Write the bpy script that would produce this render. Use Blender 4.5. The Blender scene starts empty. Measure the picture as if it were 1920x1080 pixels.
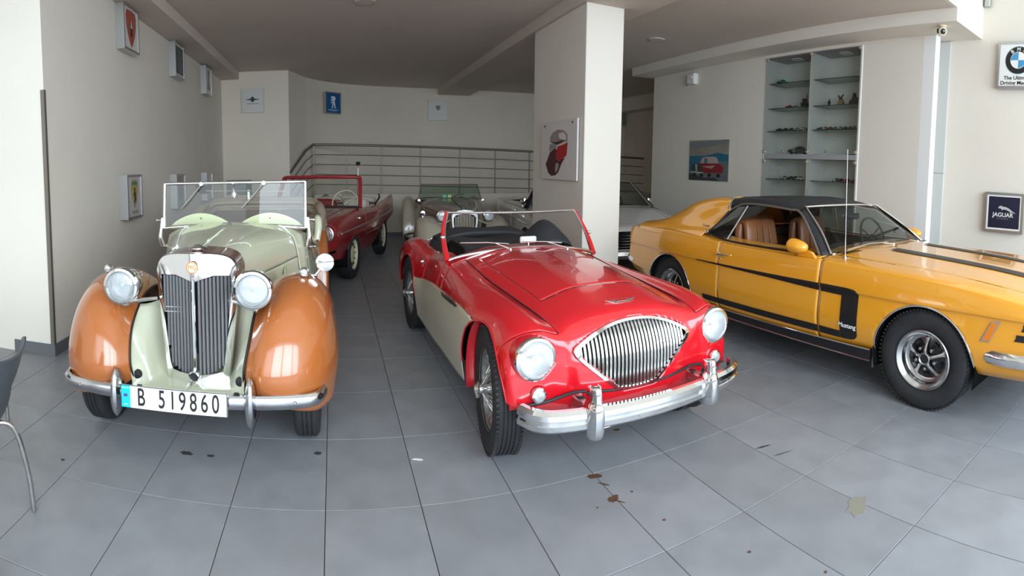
import bpy, math, random
import numpy as np
from mathutils import Matrix, Vector
from math import pi, sin, cos, radians, sqrt, atan2, hypot
random.seed(4)
SC = bpy.context.scene
COL = SC.collection

# ---------------------------------------------------------------- camera (a phone panorama: cylindrical projection)
TILE = 0.425
CAM_H = 3.5511 * TILE
F = 1015.41
CY = 381.97
def cam_matrix():
    yaw, pitch, roll = -0.331, -0.0669, -0.0123
    Z = Matrix.Rotation(yaw, 3, 'Z'); X = Matrix.Rotation(pitch, 3, 'X'); Y = Matrix.Rotation(roll, 3, 'Y')
    R = Z @ X @ Y
    B = Matrix(((1, 0, 0), (0, 0, -1), (0, 1, 0)))      # camera axes: right, up, backwards
    M = (R @ B).to_4x4()
    M.translation = (0, 0, CAM_H)
    return M
cd = bpy.data.cameras.new('camera')
cd.type = 'PANO'
cd.panorama_type = 'CENTRAL_CYLINDRICAL'
cd.central_cylindrical_range_u_min = -960 / F
cd.central_cylindrical_range_u_max = 960 / F
cd.central_cylindrical_range_v_min = (CY - 1080) / F
cd.central_cylindrical_range_v_max = CY / F
cd.central_cylindrical_radius = 1.0
cd.clip_start = 0.02
cam = bpy.data.objects.new('camera', cd)
cam.matrix_world = cam_matrix()
COL.objects.link(cam)
SC.camera = cam

SC.view_settings.view_transform = 'Standard'
SC.view_settings.look = 'None'
SC.view_settings.gamma = 1
SC.view_settings.use_curve_mapping = False
SC.view_settings.exposure = 0.38
SC.cycles.max_bounces = 8
SC.cycles.diffuse_bounces = 5
SC.cycles.glossy_bounces = 4
SC.cycles.transmission_bounces = 6
SC.cycles.transparent_max_bounces = 12
SC.cycles.caustics_reflective = False
SC.cycles.caustics_refractive = False
SC.cycles.sample_clamp_indirect = 6
SC.cycles.use_denoising = True

# ---------------------------------------------------------------- daylight: an overcast bright street outside the open shopfront
W = bpy.data.worlds.new('daylight')
SC.world = W
W.use_nodes = True
nt = W.node_tree
bg = nt.nodes['Background']
tc = nt.nodes.new('ShaderNodeTexCoord')
sep = nt.nodes.new('ShaderNodeSeparateXYZ')
rmp = nt.nodes.new('ShaderNodeValToRGB')
nt.links.new(tc.outputs['Generated'], sep.inputs[0])
mr = nt.nodes.new('ShaderNodeMapRange')
mr.inputs[1].default_value = -1; mr.inputs[2].default_value = 1
nt.links.new(sep.outputs[2], mr.inputs[0])
nt.links.new(mr.outputs[0], rmp.inputs[0])
e = rmp.color_ramp.elements
e[0].position = 0.0; e[0].color = (0.16, 0.16, 0.165, 1)
e[1].position = 1.0; e[1].color = (0.62, 0.78, 1.0, 1)
for p, c in ((0.49, (0.24, 0.235, 0.23, 1)), (0.53, (0.6, 0.6, 0.6, 1)), (0.62, (0.9, 0.96, 1.0, 1))):
    q = e.new(p); q.color = c
nt.links.new(rmp.outputs[0], bg.inputs[0])
bg.inputs[1].default_value = 1.6

def area(name, loc, rot, sx, sy, power, color=(1, 1, 1), spread=180):
    l = bpy.data.lights.new(name, 'AREA')
    l.shape = 'RECTANGLE'; l.size = sx; l.size_y = sy; l.energy = power; l.color = color; l.spread = radians(spread)
    o = bpy.data.objects.new(name, l); COL.objects.link(o)
    o.location = loc; o.rotation_euler = rot
    return o
# daylight through the glazed shopfront behind the photographer (glass bays between the mullions)
for cx, pw in ((-2.9, 38), (-0.3, 165), (2.3, 175), (4.9, 150)):
    area('shopfront_daylight', (cx, -2.8, 2.3), (radians(76), 0, 0), 2.3, 3.6, pw, (0.74, 0.88, 1.0))

# ---------------------------------------------------------------- materials
def mat(name, col, rough=0.5, metal=0.0, coat=0.0, noise=0.0, nscale=8.0, bump=0.0, bscale=60.0, spec=0.5, coat_rough=0.03, sheen=0.0, dirt=None):
    m = bpy.data.materials.new(name)
    m.use_nodes = True
    n = m.node_tree; b = n.nodes['Principled BSDF']
    b.inputs['Base Color'].default_value = (*col, 1)
    b.inputs['Roughness'].default_value = rough
    b.inputs['Metallic'].default_value = metal
    b.inputs['Coat Weight'].default_value = coat
    b.inputs['Coat Roughness'].default_value = coat_rough
    b.inputs['Specular IOR Level'].default_value = spec
    b.inputs['Sheen Weight'].default_value = sheen
    if noise or bump:
        t = n.nodes.new('ShaderNodeTexCoord')
    if noise:
        nz = n.nodes.new('ShaderNodeTexNoise'); nz.inputs['Scale'].default_value = nscale; nz.inputs['Detail'].default_value = 6
        n.links.new(t.outputs['Object'], nz.inputs['Vector'])
        r = n.nodes.new('ShaderNodeValToRGB')
        d = dirt or tuple(c * (1 - noise) for c in col)
        r.color_ramp.elements[0].color = (*d, 1); r.color_ramp.elements[0].position = 0.3
        r.color_ramp.elements[1].color = (*col, 1); r.color_ramp.elements[1].position = 0.62
        n.links.new(nz.outputs['Fac'], r.inputs[0]); n.links.new(r.outputs[0], b.inputs['Base Color'])
    if bump:
        nb = n.nodes.new('ShaderNodeTexNoise'); nb.inputs['Scale'].default_value = bscale; nb.inputs['Detail'].default_value = 4
        n.links.new(t.outputs['Object'], nb.inputs['Vector'])
        bp = n.nodes.new('ShaderNodeBump'); bp.inputs['Strength'].default_value = bump; bp.inputs['Distance'].default_value = 0.01
        n.links.new(nb.outputs['Fac'], bp.inputs['Height']); n.links.new(bp.outputs[0], b.inputs['Normal'])
    return m
def glass(name, col=(1, 1, 1), rough=0.0, trans=0.86, refl=0.12):
    """thin pane: mostly see-through, Fresnel reflection on top"""
    m = bpy.data.materials.new(name); m.use_nodes = True
    n = m.node_tree; n.nodes.remove(n.nodes['Principled BSDF'])
    out = n.nodes['Material Output']
    tr = n.nodes.new('ShaderNodeBsdfTransparent'); tr.inputs[0].default_value = (col[0]*trans, col[1]*trans, col[2]*trans, 1)
    gl = n.nodes.new('ShaderNodeBsdfGlossy'); gl.inputs['Roughness'].default_value = rough; gl.inputs[0].default_value = (1, 1, 1, 1)
    fr = n.nodes.new('ShaderNodeLayerWeight'); fr.inputs[0].default_value = refl * 2
    ma = n.nodes.new('ShaderNodeMath'); ma.operation = 'MULTIPLY_ADD'; ma.inputs[1].default_value = 0.7; ma.inputs[2].default_value = refl * 0.3
    mx = n.nodes.new('ShaderNodeMixShader')
    n.links.new(fr.outputs['Fresnel'], ma.inputs[0]); n.links.new(ma.outputs[0], mx.inputs[0])
    n.links.new(tr.outputs[0], mx.inputs[1]); n.links.new(gl.outputs[0], mx.inputs[2]); n.links.new(mx.outputs[0], out.inputs[0])
    return m
def lens(name, col=(0.95, 0.97, 1.0)):
    m = mat(name, col, 0.12, 0.0, coat=1.0, bump=0.5, bscale=25)
    b = m.node_tree.nodes['Principled BSDF']; b.inputs['Transmission Weight'].default_value = 0.0
    b.inputs['Metallic'].default_value = 0.55
    return m
M = {}
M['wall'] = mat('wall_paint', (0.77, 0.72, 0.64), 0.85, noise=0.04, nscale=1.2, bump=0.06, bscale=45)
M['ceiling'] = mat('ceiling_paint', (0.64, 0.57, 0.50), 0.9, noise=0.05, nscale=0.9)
M['chrome'] = mat('chrome', (0.86, 0.87, 0.88), 0.08, 1.0)
M['chrome_dull'] = mat('dull_chrome', (0.62, 0.62, 0.60), 0.26, 1.0, noise=0.25, nscale=20)
M['steel'] = mat('brushed_steel', (0.21, 0.185, 0.155), 0.5, .6)
M['alu'] = mat('satin_aluminium', (0.55, 0.56, 0.56), 0.35, 0.9)
M['rubber'] = mat('tyre_rubber', (0.022, 0.022, 0.024), 0.72, bump=0.25, bscale=90, noise=0.3, nscale=14)
M['black'] = mat('matt_black', (0.012, 0.012, 0.013), 0.6)
M['blackgloss'] = mat('gloss_black', (0.01, 0.01, 0.012), 0.15, coat=0.4)
M['dark'] = mat('underbody_black', (0.006, 0.006, 0.006), 0.95, spec=0.1)
M['glass'] = glass('clear_glass', trans=.94, refl=.08)
M['glass_green'] = glass('green_tinted_glass', (0.62, 0.80, 0.70), trans=0.75)
M['glass_grey'] = glass('tinted_glass', (0.72, 0.78, 0.76), trans=0.72, refl=.07)
M['lens'] = lens('headlamp_lens')
M['white'] = mat('white_plastic', (0.8, 0.8, 0.78), 0.35)

# ---------------------------------------------------------------- mesh helpers
def link(name, verts, faces, m, parent=None, sharp=38, smooth=True, mats=None, fmat=None):
    me = bpy.data.meshes.new(name)
    me.from_pydata([tuple(map(float, v)) for v in verts], [], [tuple(f) for f in faces])
    me.update()
    if mats:
        for q in mats: me.materials.append(q)
        me.polygons.foreach_set('material_index', fmat)
    elif m: me.materials.append(m)
    if smooth:
        me.shade_smooth()
        if sharp: me.set_sharp_from_angle(angle=radians(sharp))
    o = bpy.data.objects.new(name, me); COL.objects.link(o)
    if parent: o.parent = parent
    return o
def tag(o, label=None, cat=None, group=None, kind=None):
    if label: o['label'] = label
    if cat: o['category'] = cat
    if group: o['group'] = group
    if kind: o['kind'] = kind
    return o
def empty(name, loc=(0, 0, 0), rz=0, label=None, cat=None, group=None):
    o = bpy.data.objects.new(name, None); o.empty_display_size = 0.1; COL.objects.link(o)
    o.location = loc; o.rotation_euler = (0, 0, rz)
    tag(o, label, cat, group)
    return o
def copy_tree(o, parent=None, kids=None):
    c = o.copy(); COL.objects.link(c); c.parent = parent
    for ch in KIDS(o): copy_tree(ch, c)
    return c
def KIDS(o): return list(o.children)

def cr(P, n, closed=False):
    """Catmull-Rom through points P (k,3) -> n samples"""
    P = np.asarray(P, float); k = len(P)
    if closed: t = np.linspace(0, k, n, endpoint=False)
    else: t = np.linspace(0, k - 1, n)
    i = np.minimum(np.floor(t).astype(int), (k - 1) if closed else (k - 2)); u = (t - i)[:, None]
    if closed: g = lambda a: P[a % k]
    else:
        E0 = 2 * P[0] - P[1]; E1 = 2 * P[-1] - P[-2]
        Q = np.vstack([E0, P, E1]); g = lambda a: Q[a + 1]
    a, b, c, d = g(i - 1), g(i), g(i + 1), g(i + 2)
    return 0.5 * ((2 * b) + (c - a) * u + (2 * a - 5 * b + 4 * c - d) * u ** 2 + (3 * b - a - 3 * c + d) * u ** 3)
def net(rows, nu, nv):
    """rows: list of stations, each a list of 3D points -> dense (nu,nv,3) grid"""
    A = np.array([cr(r, nv) for r in rows])              # stations x nv x 3
    k = A.shape[0]
    return cr(A.reshape(k, -1), nu).reshape(nu, nv, 3)

class MB:
    def __init__(s): s.v = []; s.f = []
    def add(s, vs, fs):
        o = len(s.v); s.v += [tuple(x) for x in vs]; s.f += [tuple(i + o for i in f) for f in fs]; return s
    def xf(s, M4, start=0):
        for i in range(start, len(s.v)): s.v[i] = tuple(M4 @ Vector(s.v[i]))
        return s
    def box(s, c, d, b=0.0, rz=0.0):
        x, y, z = (q / 2 for q in d)
        if b <= 0:
            vs = [(i * x, j * y, k * z) for i in (-1, 1) for j in (-1, 1) for k in (-1, 1)]
            fs = [(0, 1, 3, 2), (4, 6, 7, 5), (0, 4, 5, 1), (2, 3, 7, 6), (0, 2, 6, 4), (1, 5, 7, 3)]
        else:
            b = min(b, x * .98, y * .98, z * .98)
            vs = []; idx = {}
            for i in (-1, 1):
                for j in (-1, 1):
                    for k in (-1, 1):
                        for a in range(3):
                            p = [i * x, j * y, k * z]
                            for q in range(3):
                                if q != a: p[q] -= (i, j, k)[q] * b
                            idx[(i, j, k, a)] = len(vs); vs.append(tuple(p))
            fs = []
            for a in range(3):
                o = [q for q in range(3) if q != a]
                for sg in (-1, 1):
                    loop = []
                    for (p, q) in ((-1, -1), (1, -1), (1, 1), (-1, 1)):
                        key = [0, 0, 0]; key[a] = sg; key[o[0]] = p; key[o[1]] = q
                        loop.append(idx[(*key, a)])
                    flip = (sg < 0) ^ (a == 1)
                    fs.append(tuple(loop[::-1] if flip else loop))
            for a in range(3):
                o = [q for q in range(3) if q != a]
                for p in (-1, 1):
                    for q in (-1, 1):
                        k0 = [0, 0, 0]; k0[o[0]] = p; k0[o[1]] = q; k1 = list(k0); k0[a] = -1; k1[a] = 1
                        fs.append((idx[(*k0, o[0])], idx[(*k1, o[0])], idx[(*k1, o[1])], idx[(*k0, o[1])]))
            for i in (-1, 1):
                for j in (-1, 1):
                    for k in (-1, 1):
                        fs.append(tuple(idx[(i, j, k, a)] for a in range(3)))
        cz, sz = cos(rz), sin(rz)
        vs = [(c[0] + v[0] * cz - v[1] * sz, c[1] + v[0] * sz + v[1] * cz, c[2] + v[2]) for v in vs]
        return s.add(vs, fs)
    def tube(s, pts, r, n=8, closed=False, cap=True, smooth=0, flat=1.0):
        P = cr(pts, smooth, closed) if smooth else np.asarray(pts, float)
        k = len(P); rs = np.interp(np.linspace(0, 1, k), np.linspace(0, 1, len(r)), r) if hasattr(r, '__len__') else np.full(k, r)
        T = np.roll(P, -1, 0) - np.roll(P, 1, 0) if closed else np.gradient(P, axis=0)
        T /= np.linalg.norm(T, axis=1)[:, None] + 1e-12
        u = np.cross(T[0], (0, 0, 1)); 
        if np.linalg.norm(u) < 1e-3: u = np.cross(T[0], (1, 0, 0))
        vs = []
        for i in range(k):
            u = u - T[i] * np.dot(u, T[i]); u /= np.linalg.norm(u) + 1e-12
            w = np.cross(T[i], u)
            for a in range(n):
                an = 2 * pi * a / n
                vs.append(P[i] + rs[i] * (cos(an) * u + sin(an) * w * flat))
        fs = []
        for i in range(k if closed else k - 1):
            j = (i + 1) % k
            for a in range(n):
                b = (a + 1) % n
                fs.append((i * n + a, i * n + b, j * n + b, j * n + a))
        if cap and not closed:
            fs.append(tuple(range(n))[::-1]); fs.append(tuple((k - 1) * n + a for a in range(n)))
        return s.add(vs, fs)
    def lathe(s, prof, c=(0, 0, 0), axis='z', n=32, cap=True, a0=0, a1=2 * pi):
        """prof: [(radius, height)]"""
        full = abs(a1 - a0 - 2 * pi) < 1e-6
        m = n if full else n + 1
        vs = []
        for (r, h) in prof:
            for a in range(m):
                an = a0 + (a1 - a0) * a / n
                x, y = r * cos(an), r * sin(an)
                p = {'z': (x, y, h), 'x': (h, x, y), 'y': (x, h, y), '-y': (x, -h, y), '-x': (-h, x, y)}[axis]
                vs.append((p[0] + c[0], p[1] + c[1], p[2] + c[2]))
        fs = []
        for i in range(len(prof) - 1):
            for a in range(n):
                b = (a + 1) % m
                fs.append((i * m + a, i * m + b, (i + 1) * m + b, (i + 1) * m + a))
        if cap and full:
            if prof[0][0] > 1e-6: fs.append(tuple(range(m))[::-1])
            if prof[-1][0] > 1e-6: fs.append(tuple((len(prof) - 1) * m + a for a in range(m)))
        return s.add(vs, fs)
    def prism(s, poly, d, plane='xz', off=0.0):
        """poly 2D in plane; extruded by d along the third axis from off"""
        n = len(poly)
        def P(a, b, h):
            return {'xz': (a, h, b), 'yz': (h, a, b), 'xy': (a, b, h)}[plane]
        vs = [P(a, b, off) for a, b in poly] + [P(a, b, off + d) for a, b in poly]
        fs = [tuple(range(n))[::-1], tuple(range(n, 2 * n))] + [(i, (i + 1) % n, n + (i + 1) % n, n + i) for i in range(n)]
        return s.add(vs, fs)
    def ring(s, outer, inner, d, plane='xz', off=0.0):
        n = len(outer)
        def P(a, b, h):
            return {'xz': (a, h, b), 'yz': (h, a, b), 'xy': (a, b, h)}[plane]
        vs = [P(*p, off) for p in outer] + [P(*p, off) for p in inner] + [P(*p, off + d) for p in outer] + [P(*p, off + d) for p in inner]
        fs = []
        for i in range(n):
            j = (i + 1) % n
            fs += [(i, j, n + j, n + i), (2 * n + j, 2 * n + i, 3 * n + i, 3 * n + j), (j, i, 2 * n + i, 2 * n + j), (n + i, n + j, 3 * n + j, 3 * n + i)]
        return s.add(vs, fs)
    def grid(s, G, closed_v=False):
        nu, nv = G.shape[:2]
        vs = G.reshape(-1, 3)
        fs = [(i * nv + j, i * nv + (j + 1) % nv, (i + 1) * nv + (j + 1) % nv, (i + 1) * nv + j)
              for i in range(nu - 1) for j in range(nv if closed_v else nv - 1)]
        return s.add(vs, fs)
    def mirror(s):
        n = len(s.v); s.v += [(-x, y, z) for x, y, z in s.v]; s.f += [tuple(i + n for i in f)[::-1] for f in s.f]; return s
    def build(s, name, m, parent=None, sharp=38, smooth=True): return link(name, s.v, s.f, m, parent, sharp, smooth)

def shell(o, t=0.006, off=-1):
    md = o.modifiers.new('thickness', 'SOLIDIFY'); md.thickness = t; md.offset = off; return o

class Body:
    """dense quad grid whose cells are shared out to named panels; circles can be cut out (wheel arches)"""
    def __init__(s, G, ns=None, nk=None): s.ns = ns or len(G); s.nk = nk or len(G[0]); s.G = np.array(G, float); s.nu, s.nv = s.G.shape[:2]; s.dead = np.zeros((s.nu - 1, s.nv - 1), bool)
    def centers(s): G = s.G; return (G[:-1, :-1] + G[1:, :-1] + G[:-1, 1:] + G[1:, 1:]) / 4
    def arch(s, y0, z0, r, xmin=0.3, below=True):
        """cut everything inside the arch (circle, and straight down below its centre) for |x|>xmin"""
        G = s.G; dy = G[..., 1] - y0; dz = G[..., 2] - z0
        d = np.where(dz > 0, np.hypot(dy, dz), np.abs(dy))
        ins = (d < r) & (np.abs(G[..., 0]) > xmin)
        nb = np.zeros_like(ins)
        for a, b in ((1, 0), (-1, 0), (0, 1), (0, -1), (1, 1), (1, -1), (-1, 1), (-1, -1)):
            sh = np.ones_like(ins)
            sa = slice(max(a, 0), s.nu + min(a, 0)); ta = slice(max(-a, 0), s.nu + min(-a, 0))
            sb = slice(max(b, 0), s.nv + min(b, 0)); tb = slice(max(-b, 0), s.nv + min(-b, 0))
            sh[ta, tb] = ins[sa, sb]
            nb |= ~sh
        snap = ins & nb
        c = ins[:-1, :-1] & ins[1:, :-1] & ins[:-1, 1:] & ins[1:, 1:]
        s.dead |= c
        k = (r / np.maximum(d, 1e-6))
        s.rims = getattr(s, 'rims', []) + [(y0, z0, np.argwhere(snap))]
        up = dz > 0
        G[..., 1] = np.where(snap, y0 + dy * k, G[..., 1])
        G[..., 2] = np.where(snap & up, z0 + dz * k, G[..., 2])
        return s
    def lip(s, i, rad, name, m, parent, amin=-.2, amax=pi + .2, out=0.0):
        y0, z0, idx = s.rims[i]
        P = [s.G[a, b] for a, b in idx]; P = [p for p in P if p[2] > z0 + .0 or amin < -.3]
        P = sorted(P, key=lambda p: atan2(p[2] - z0, p[1] - y0)); P = [p for p in P if amin < atan2(p[2] - z0, p[1] - y0) < amax]
        n = max(6, len(P) // 4); Q = [np.mean(P[int(k * len(P) / n):int((k + 1) * len(P) / n)], axis=0) for k in range(n)]
        for sg in (1, -1): MB().tube([(sg * (q[0] + out), q[1], q[2]) for q in Q], rad, 8, smooth=n * 3).build(name, m, parent)
    def kill(s, fn):
        C = s.centers(); s.dead |= fn(C[..., 0], C[..., 1], C[..., 2]); return s
    def build(s, parts, default, parent, gap=0.003, both=True, thick=0.006, sharp=50):
        """parts: list of (name, fn(x,y,z)->bool, material, label). default: (name, material)"""
        C = s.centers(); X, Y, Z = C[..., 0], C[..., 1], C[..., 2]
        own = np.zeros(C.shape[:2], int)
        U = ((np.arange(s.nu - 1) + .5) / (s.nu - 1) * (s.ns - 1))[:, None] + 0 * X; V = ((np.arange(s.nv - 1) + .5) / (s.nv - 1) * (s.nk - 1))[None, :] + 0 * X
        for k, p in enumerate(parts): own[p[1](X, Y, Z, U, V) & (own == 0)] = k + 1
        own[s.dead] = -1
        allp = [(default[0], None, default[1], None)] + list(parts)
        out = {}
        for k, p in enumerate(allp):
            cells = np.argwhere(own == k)
            if len(cells) == 0: continue
            acc = {}
            touched = {}
            for i, j in cells:
                for a, b in ((i, j), (i + 1, j), (i + 1, j + 1), (i, j + 1)):
                    q = touched.setdefault((a, b), [0, np.zeros(3)]); q[0] += 1; q[1] += C[i, j]
            idx = {}; vs = []
            for (a, b), q in touched.items():
                v = s.G[a, b].copy()
                full = (1 if a in (0, s.nu - 1) else 2) * (1 if b in (0, s.nv - 1) else 2)
                others = [own[i, j] for i in (a - 1, a) for j in (b - 1, b) if 0 <= i < s.nu - 1 and 0 <= j < s.nv - 1]
                if gap and q[0] < full and any(o2 >= 0 and o2 != k for o2 in others):
                    dvec = q[1] / q[0] - v; L = np.linalg.norm(dvec)
                    if L > 1e-9: v = v + dvec / L * min(gap, L * 0.6)
                idx[(a, b)] = len(vs); vs.append(v)
            fs = [(idx[(i, j)], idx[(i + 1, j)], idx[(i + 1, j + 1)], idx[(i, j + 1)]) for i, j in cells]
            # split by side so doors and fenders of the two sides are separate where asked
            mb = MB().add(vs, fs)
            sides = p[4] if len(p) > 4 else False
            if both and not sides:
                n = len(mb.v); mb.mirror()
                # weld centre line
                me_v = mb.v; key = {}; remap = []
                for i2, v in enumerate(me_v):
                    kk = (round(v[0], 5), round(v[1], 5), round(v[2], 5))
                    remap.append(key.setdefault(kk, i2))
                mb.f = [tuple(remap[i2] for i2 in f) for f in mb.f]
                mb.f = [f for f in mb.f if len(set(f)) >= 3]
                mb.f = [tuple(dict.fromkeys(f)) for f in mb.f]
            o = mb.build(p[0], p[2], parent, sharp); 
            if thick: shell(o, thick, 0)
            if p[3]: o['label'] = p[3]
            out[p[0]] = o
            if both and sides:
                m2 = MB().add([(-x, y, z) for x, y, z in mb.v], [f[::-1] for f in mb.f])
                o2 = m2.build(p[0], p[2], parent, sharp)
                if thick: shell(o2, thick, 0)
                if p[3]: o2['label'] = p[3]
                out[p[0] + '_2'] = o2
        return out

def text(name, s, size, m, parent, loc, rot, extrude=0.0008, align='CENTER', sx=1.0, bold=0.0, spacing=1.0):
    c = bpy.data.curves.new(name, 'FONT'); c.body = s; c.size = size; c.extrude = extrude; c.align_x = align; c.align_y = 'CENTER'
    c.offset = bold; c.space_character = spacing
    o = bpy.data.objects.new(name, c); COL.objects.link(o)
    c.materials.append(m)
    me = bpy.data.meshes.new_from_object(o); bpy.data.objects.remove(o); o = bpy.data.objects.new(name, me); COL.objects.link(o)
    if not me.materials: me.materials.append(m)
    o.location = loc; o.rotation_euler = rot; o.scale = (sx, 1, 1); o.parent = parent
    return o
# ================================================================ room
ZC, ZB = 3.453, 3.306
XL, XR, XC = -2.23, 6.25, 5.93       # left wall, right wall, cabinet wall
Y0, YB = -2.9, 13.45
def struct(name, mb, m, parent=None):
    o = mb.build(name, m, parent, smooth=False); o['kind'] = 'structure'; return o
M['tile'] = mat('floor_tile', (0.205, 0.212, 0.228), 0.42, noise=0.16, nscale=2.2, bump=0.03, bscale=30, spec=0.45)
def tile_mats():
    out = []
    for k, f in enumerate((1.0, 0.955, 1.04, 0.985)):
        m = mat('floor_tile_porcelain', (0.262 * f, 0.267 * f, 0.284 * f), 0.40, noise=0.17, nscale=3.2 + k * 0.8, bump=0.03, bscale=30, spec=0.45)
        out.append(m)
    return out
TM = tile_mats()
M['grout'] = mat('dark_grout', (0.02, 0.02, 0.022), 0.9)
floor = struct('floor', MB().box(((-5.2 + 8.3) / 2, (Y0 + YB) / 2, -0.11), (13.5, YB - Y0, 0.2)), M['grout'])
TD = 1.4704 * TILE
tiles = []
for i in range(-12, 20):
    for j in range(-9, 19):
        x0 = (i - 0.1108) * TILE; y0 = 5.3846 * TILE + j * TD
        x1, y1 = x0 + TILE, y0 + TD
        if x1 < -5.2 or x0 > 8.2 or y1 < Y0 or y0 > YB: continue
        xc, yc = (x0 + x1) / 2, (y0 + y1) / 2
        az = atan2(xc, yc) - 0.331
        vis = abs(az) < 1.02 and hypot(xc, yc) > 1.6 and not (yc > 3.9 and xc < XL) and xc < XR
        tiles.append((0 if vis else 1, hypot(xc, yc), xc, yc))
tiles.sort()
g = 0.0032
tm = [MB().box((0, 0, -0.0035), (TILE - g, TD - g, 0.007), 0.0012).build('tile', q, None, smooth=False) for q in TM]
for o in tm: COL.objects.unlink(o)
rest = MB()
for n, (a, d, xc, yc) in enumerate(tiles):
    if n < 300:
        q = bpy.data.objects.new('tile', random.choice(tm).data); COL.objects.link(q)
        q.location = (xc, yc, random.uniform(-0.0004, 0.0)); q.parent = floor
    else:
        rest.box((xc, yc, -0.0035), (TILE - g, TD - g, 0.007))
for o in tm: bpy.data.objects.remove(o)
ro = rest.build('tiles', TM[0], floor, smooth=False); ro['kind'] = 'stuff'

# stains, cracks, flakes on the tiles (real thin spots)
M['oil'] = mat('oil_stain', (0.10, 0.085, 0.05), 0.5)
M['rust'] = mat('rust_stain', (0.10, 0.045, 0.02), 0.8)
M['scuff'] = mat('dark_scuff', (0.05, 0.05, 0.055), 0.6)
M['tan_stain'] = mat('tan_stain', (0.23, 0.22, 0.175), 0.55)
def blob(name, x, y, rx, ry, m, rz=0, seed=1):
    rr = random.Random(seed); n = 18
    P = []
    for k in range(n):
        a = 2 * pi * k / n; q = 1 + rr.uniform(-.28, .28)
        u, v = rx * q * cos(a), ry * q * sin(a)
        P.append((x + u * cos(rz) - v * sin(rz), y + u * sin(rz) + v * cos(rz)))
    o = MB().prism(P, 0.0006, 'xy', 0.0004).build(name, m, floor, smooth=False); return o

def flo(u, v, z=0.0):
    """point of the floor plane seen at a pixel of the photograph (used for layout measurements)"""
    R = cam.matrix_world.to_3x3(); th = (u - 960) / F
    w = R @ Vector((sin(th), (CY - v) / F, -cos(th)))
    t = (z - CAM_H) / w.z
    return (w.x * t, w.y * t)
for (u, v, a, b, m, rz, sd) in ((1606, 948, .075, .045, 'tan_stain', .3, 3), (1115, 893, .035, .022, 'rust', 0, 4), (1132, 908, .028, .006, 'rust', -.9, 5), (1150, 935, .03, .02, 'rust', .4, 6),
                                (1161, 940, .03, .004, 'rust', -.9, 16), (1430, 838, .05, .008, 'scuff', -.25, 7), (1468, 850, .06, .004, 'scuff', -.25, 8), (1157, 806, .02, .014, 'oil', 0, 9),
                                (1185, 922, .006, .006, 'rust', 0, 10), (1245, 975, .008, .006, 'rust', 0, 11), (1405, 1035, .008, .007, 'rust', 0, 12), (1120, 952, .006, .005, 'rust', 0, 13),
                                (395, 855, .02, .012, 'scuff', 0, 14), (350, 850, .03, .02, 'scuff', 0, 15), (595, 850, .02, .015, 'scuff', 0, 17), (118, 862, .012, .01, 'scuff', 0, 18), (1548, 1073, .008, .006, 'rust', 0, 19)):
    x, y = flo(u, v); blob('floor_stain', x, y, a, b, M[m], rz, sd)
x, y = flo(783, 862)
o = MB().prism([(x - .028, y + .006), (x - .01, y + .012), (x + .02, y + .002), (x + .027, y - .01), (x + .005, y - .008)], 0.002, 'xy', 0.0005).build('paper_scrap', M['white'], None, smooth=False)
tag(o, 'tiny white paper scrap lying on the floor tiles between the two nearest open cars', 'scrap')
o.location.z = 0.0006

# ---- walls
M['wall_back'] = mat('warm_toned_wall_paint', (0.77, 0.69, 0.58), 0.85, noise=0.04, nscale=1.2)  # wall paint tinted warmer: warm light at the room's rear put into the colour
def wall_run(name, pts, z0, z1, m=M['wall'], t=0.12):
    """thick vertical wall along a polyline; the room side is on the right-hand side of the run"""
    P = np.array(pts, float); n = len(P)
    D = np.zeros_like(P)
    for i in range(n):
        a = P[max(i - 1, 0)]; b = P[min(i + 1, n - 1)]; d = (b - a) / np.linalg.norm(b - a); D[i] = (-d[1], d[0])
    Q = P + D * t
    vs = [(x, y, z) for z in (z0, z1) for x, y in P] + [(x, y, z) for z in (z0, z1) for x, y in Q]
    fs = []
    for i in range(n - 1):
        fs += [(i, i + 1, n + i + 1, n + i), (2 * n + i + 1, 2 * n + i, 3 * n + i, 3 * n + i + 1), (n + i, n + i + 1, 3 * n + i + 1, 3 * n + i), (i + 1, i, 2 * n + i, 2 * n + i + 1)]
    fs += [(0, n, 3 * n, 2 * n), (n - 1, 3 * n - 1, 4 * n - 1, 2 * n - 1)]
    o = link(name, vs, fs, m, None, 30); o['kind'] = 'structure'; return o
HT = 4.9
wall_run('wall_left', [(XL, 3.96), (XL, 10.9)], 0, 3.6)
wall_run('wall_left_front', [(-5.1, 3.835), (XL, 3.835)], 0, HT, t=.125)
wall_run('wall_left_side', [(-5.1, Y0), (-5.1, 3.9)], 0, HT)
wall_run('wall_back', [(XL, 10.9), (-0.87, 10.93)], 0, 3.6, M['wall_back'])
curve = [(-0.87, 10.93), (-0.60, 11.78)]
arc = cr([(-0.60, 11.78, 0), (-0.25, 12.35, 0), (0.25, 12.80, 0), (1.0, 13.17, 0), (2.0, 13.38, 0), (3.2, 13.45, 0)], 26)[:, :2].tolist()
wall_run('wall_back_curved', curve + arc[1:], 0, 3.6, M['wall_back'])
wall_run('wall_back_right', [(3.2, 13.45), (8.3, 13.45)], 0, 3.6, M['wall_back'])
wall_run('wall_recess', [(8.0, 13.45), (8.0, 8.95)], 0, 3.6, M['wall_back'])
wall_run('wall_recess_return', [(8.2, 8.9), (XC + .1, 8.9)], 0, 3.6)
wall_run('wall_right_front', [(XR, 3.4), (XR, Y0)], 0, HT)
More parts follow.
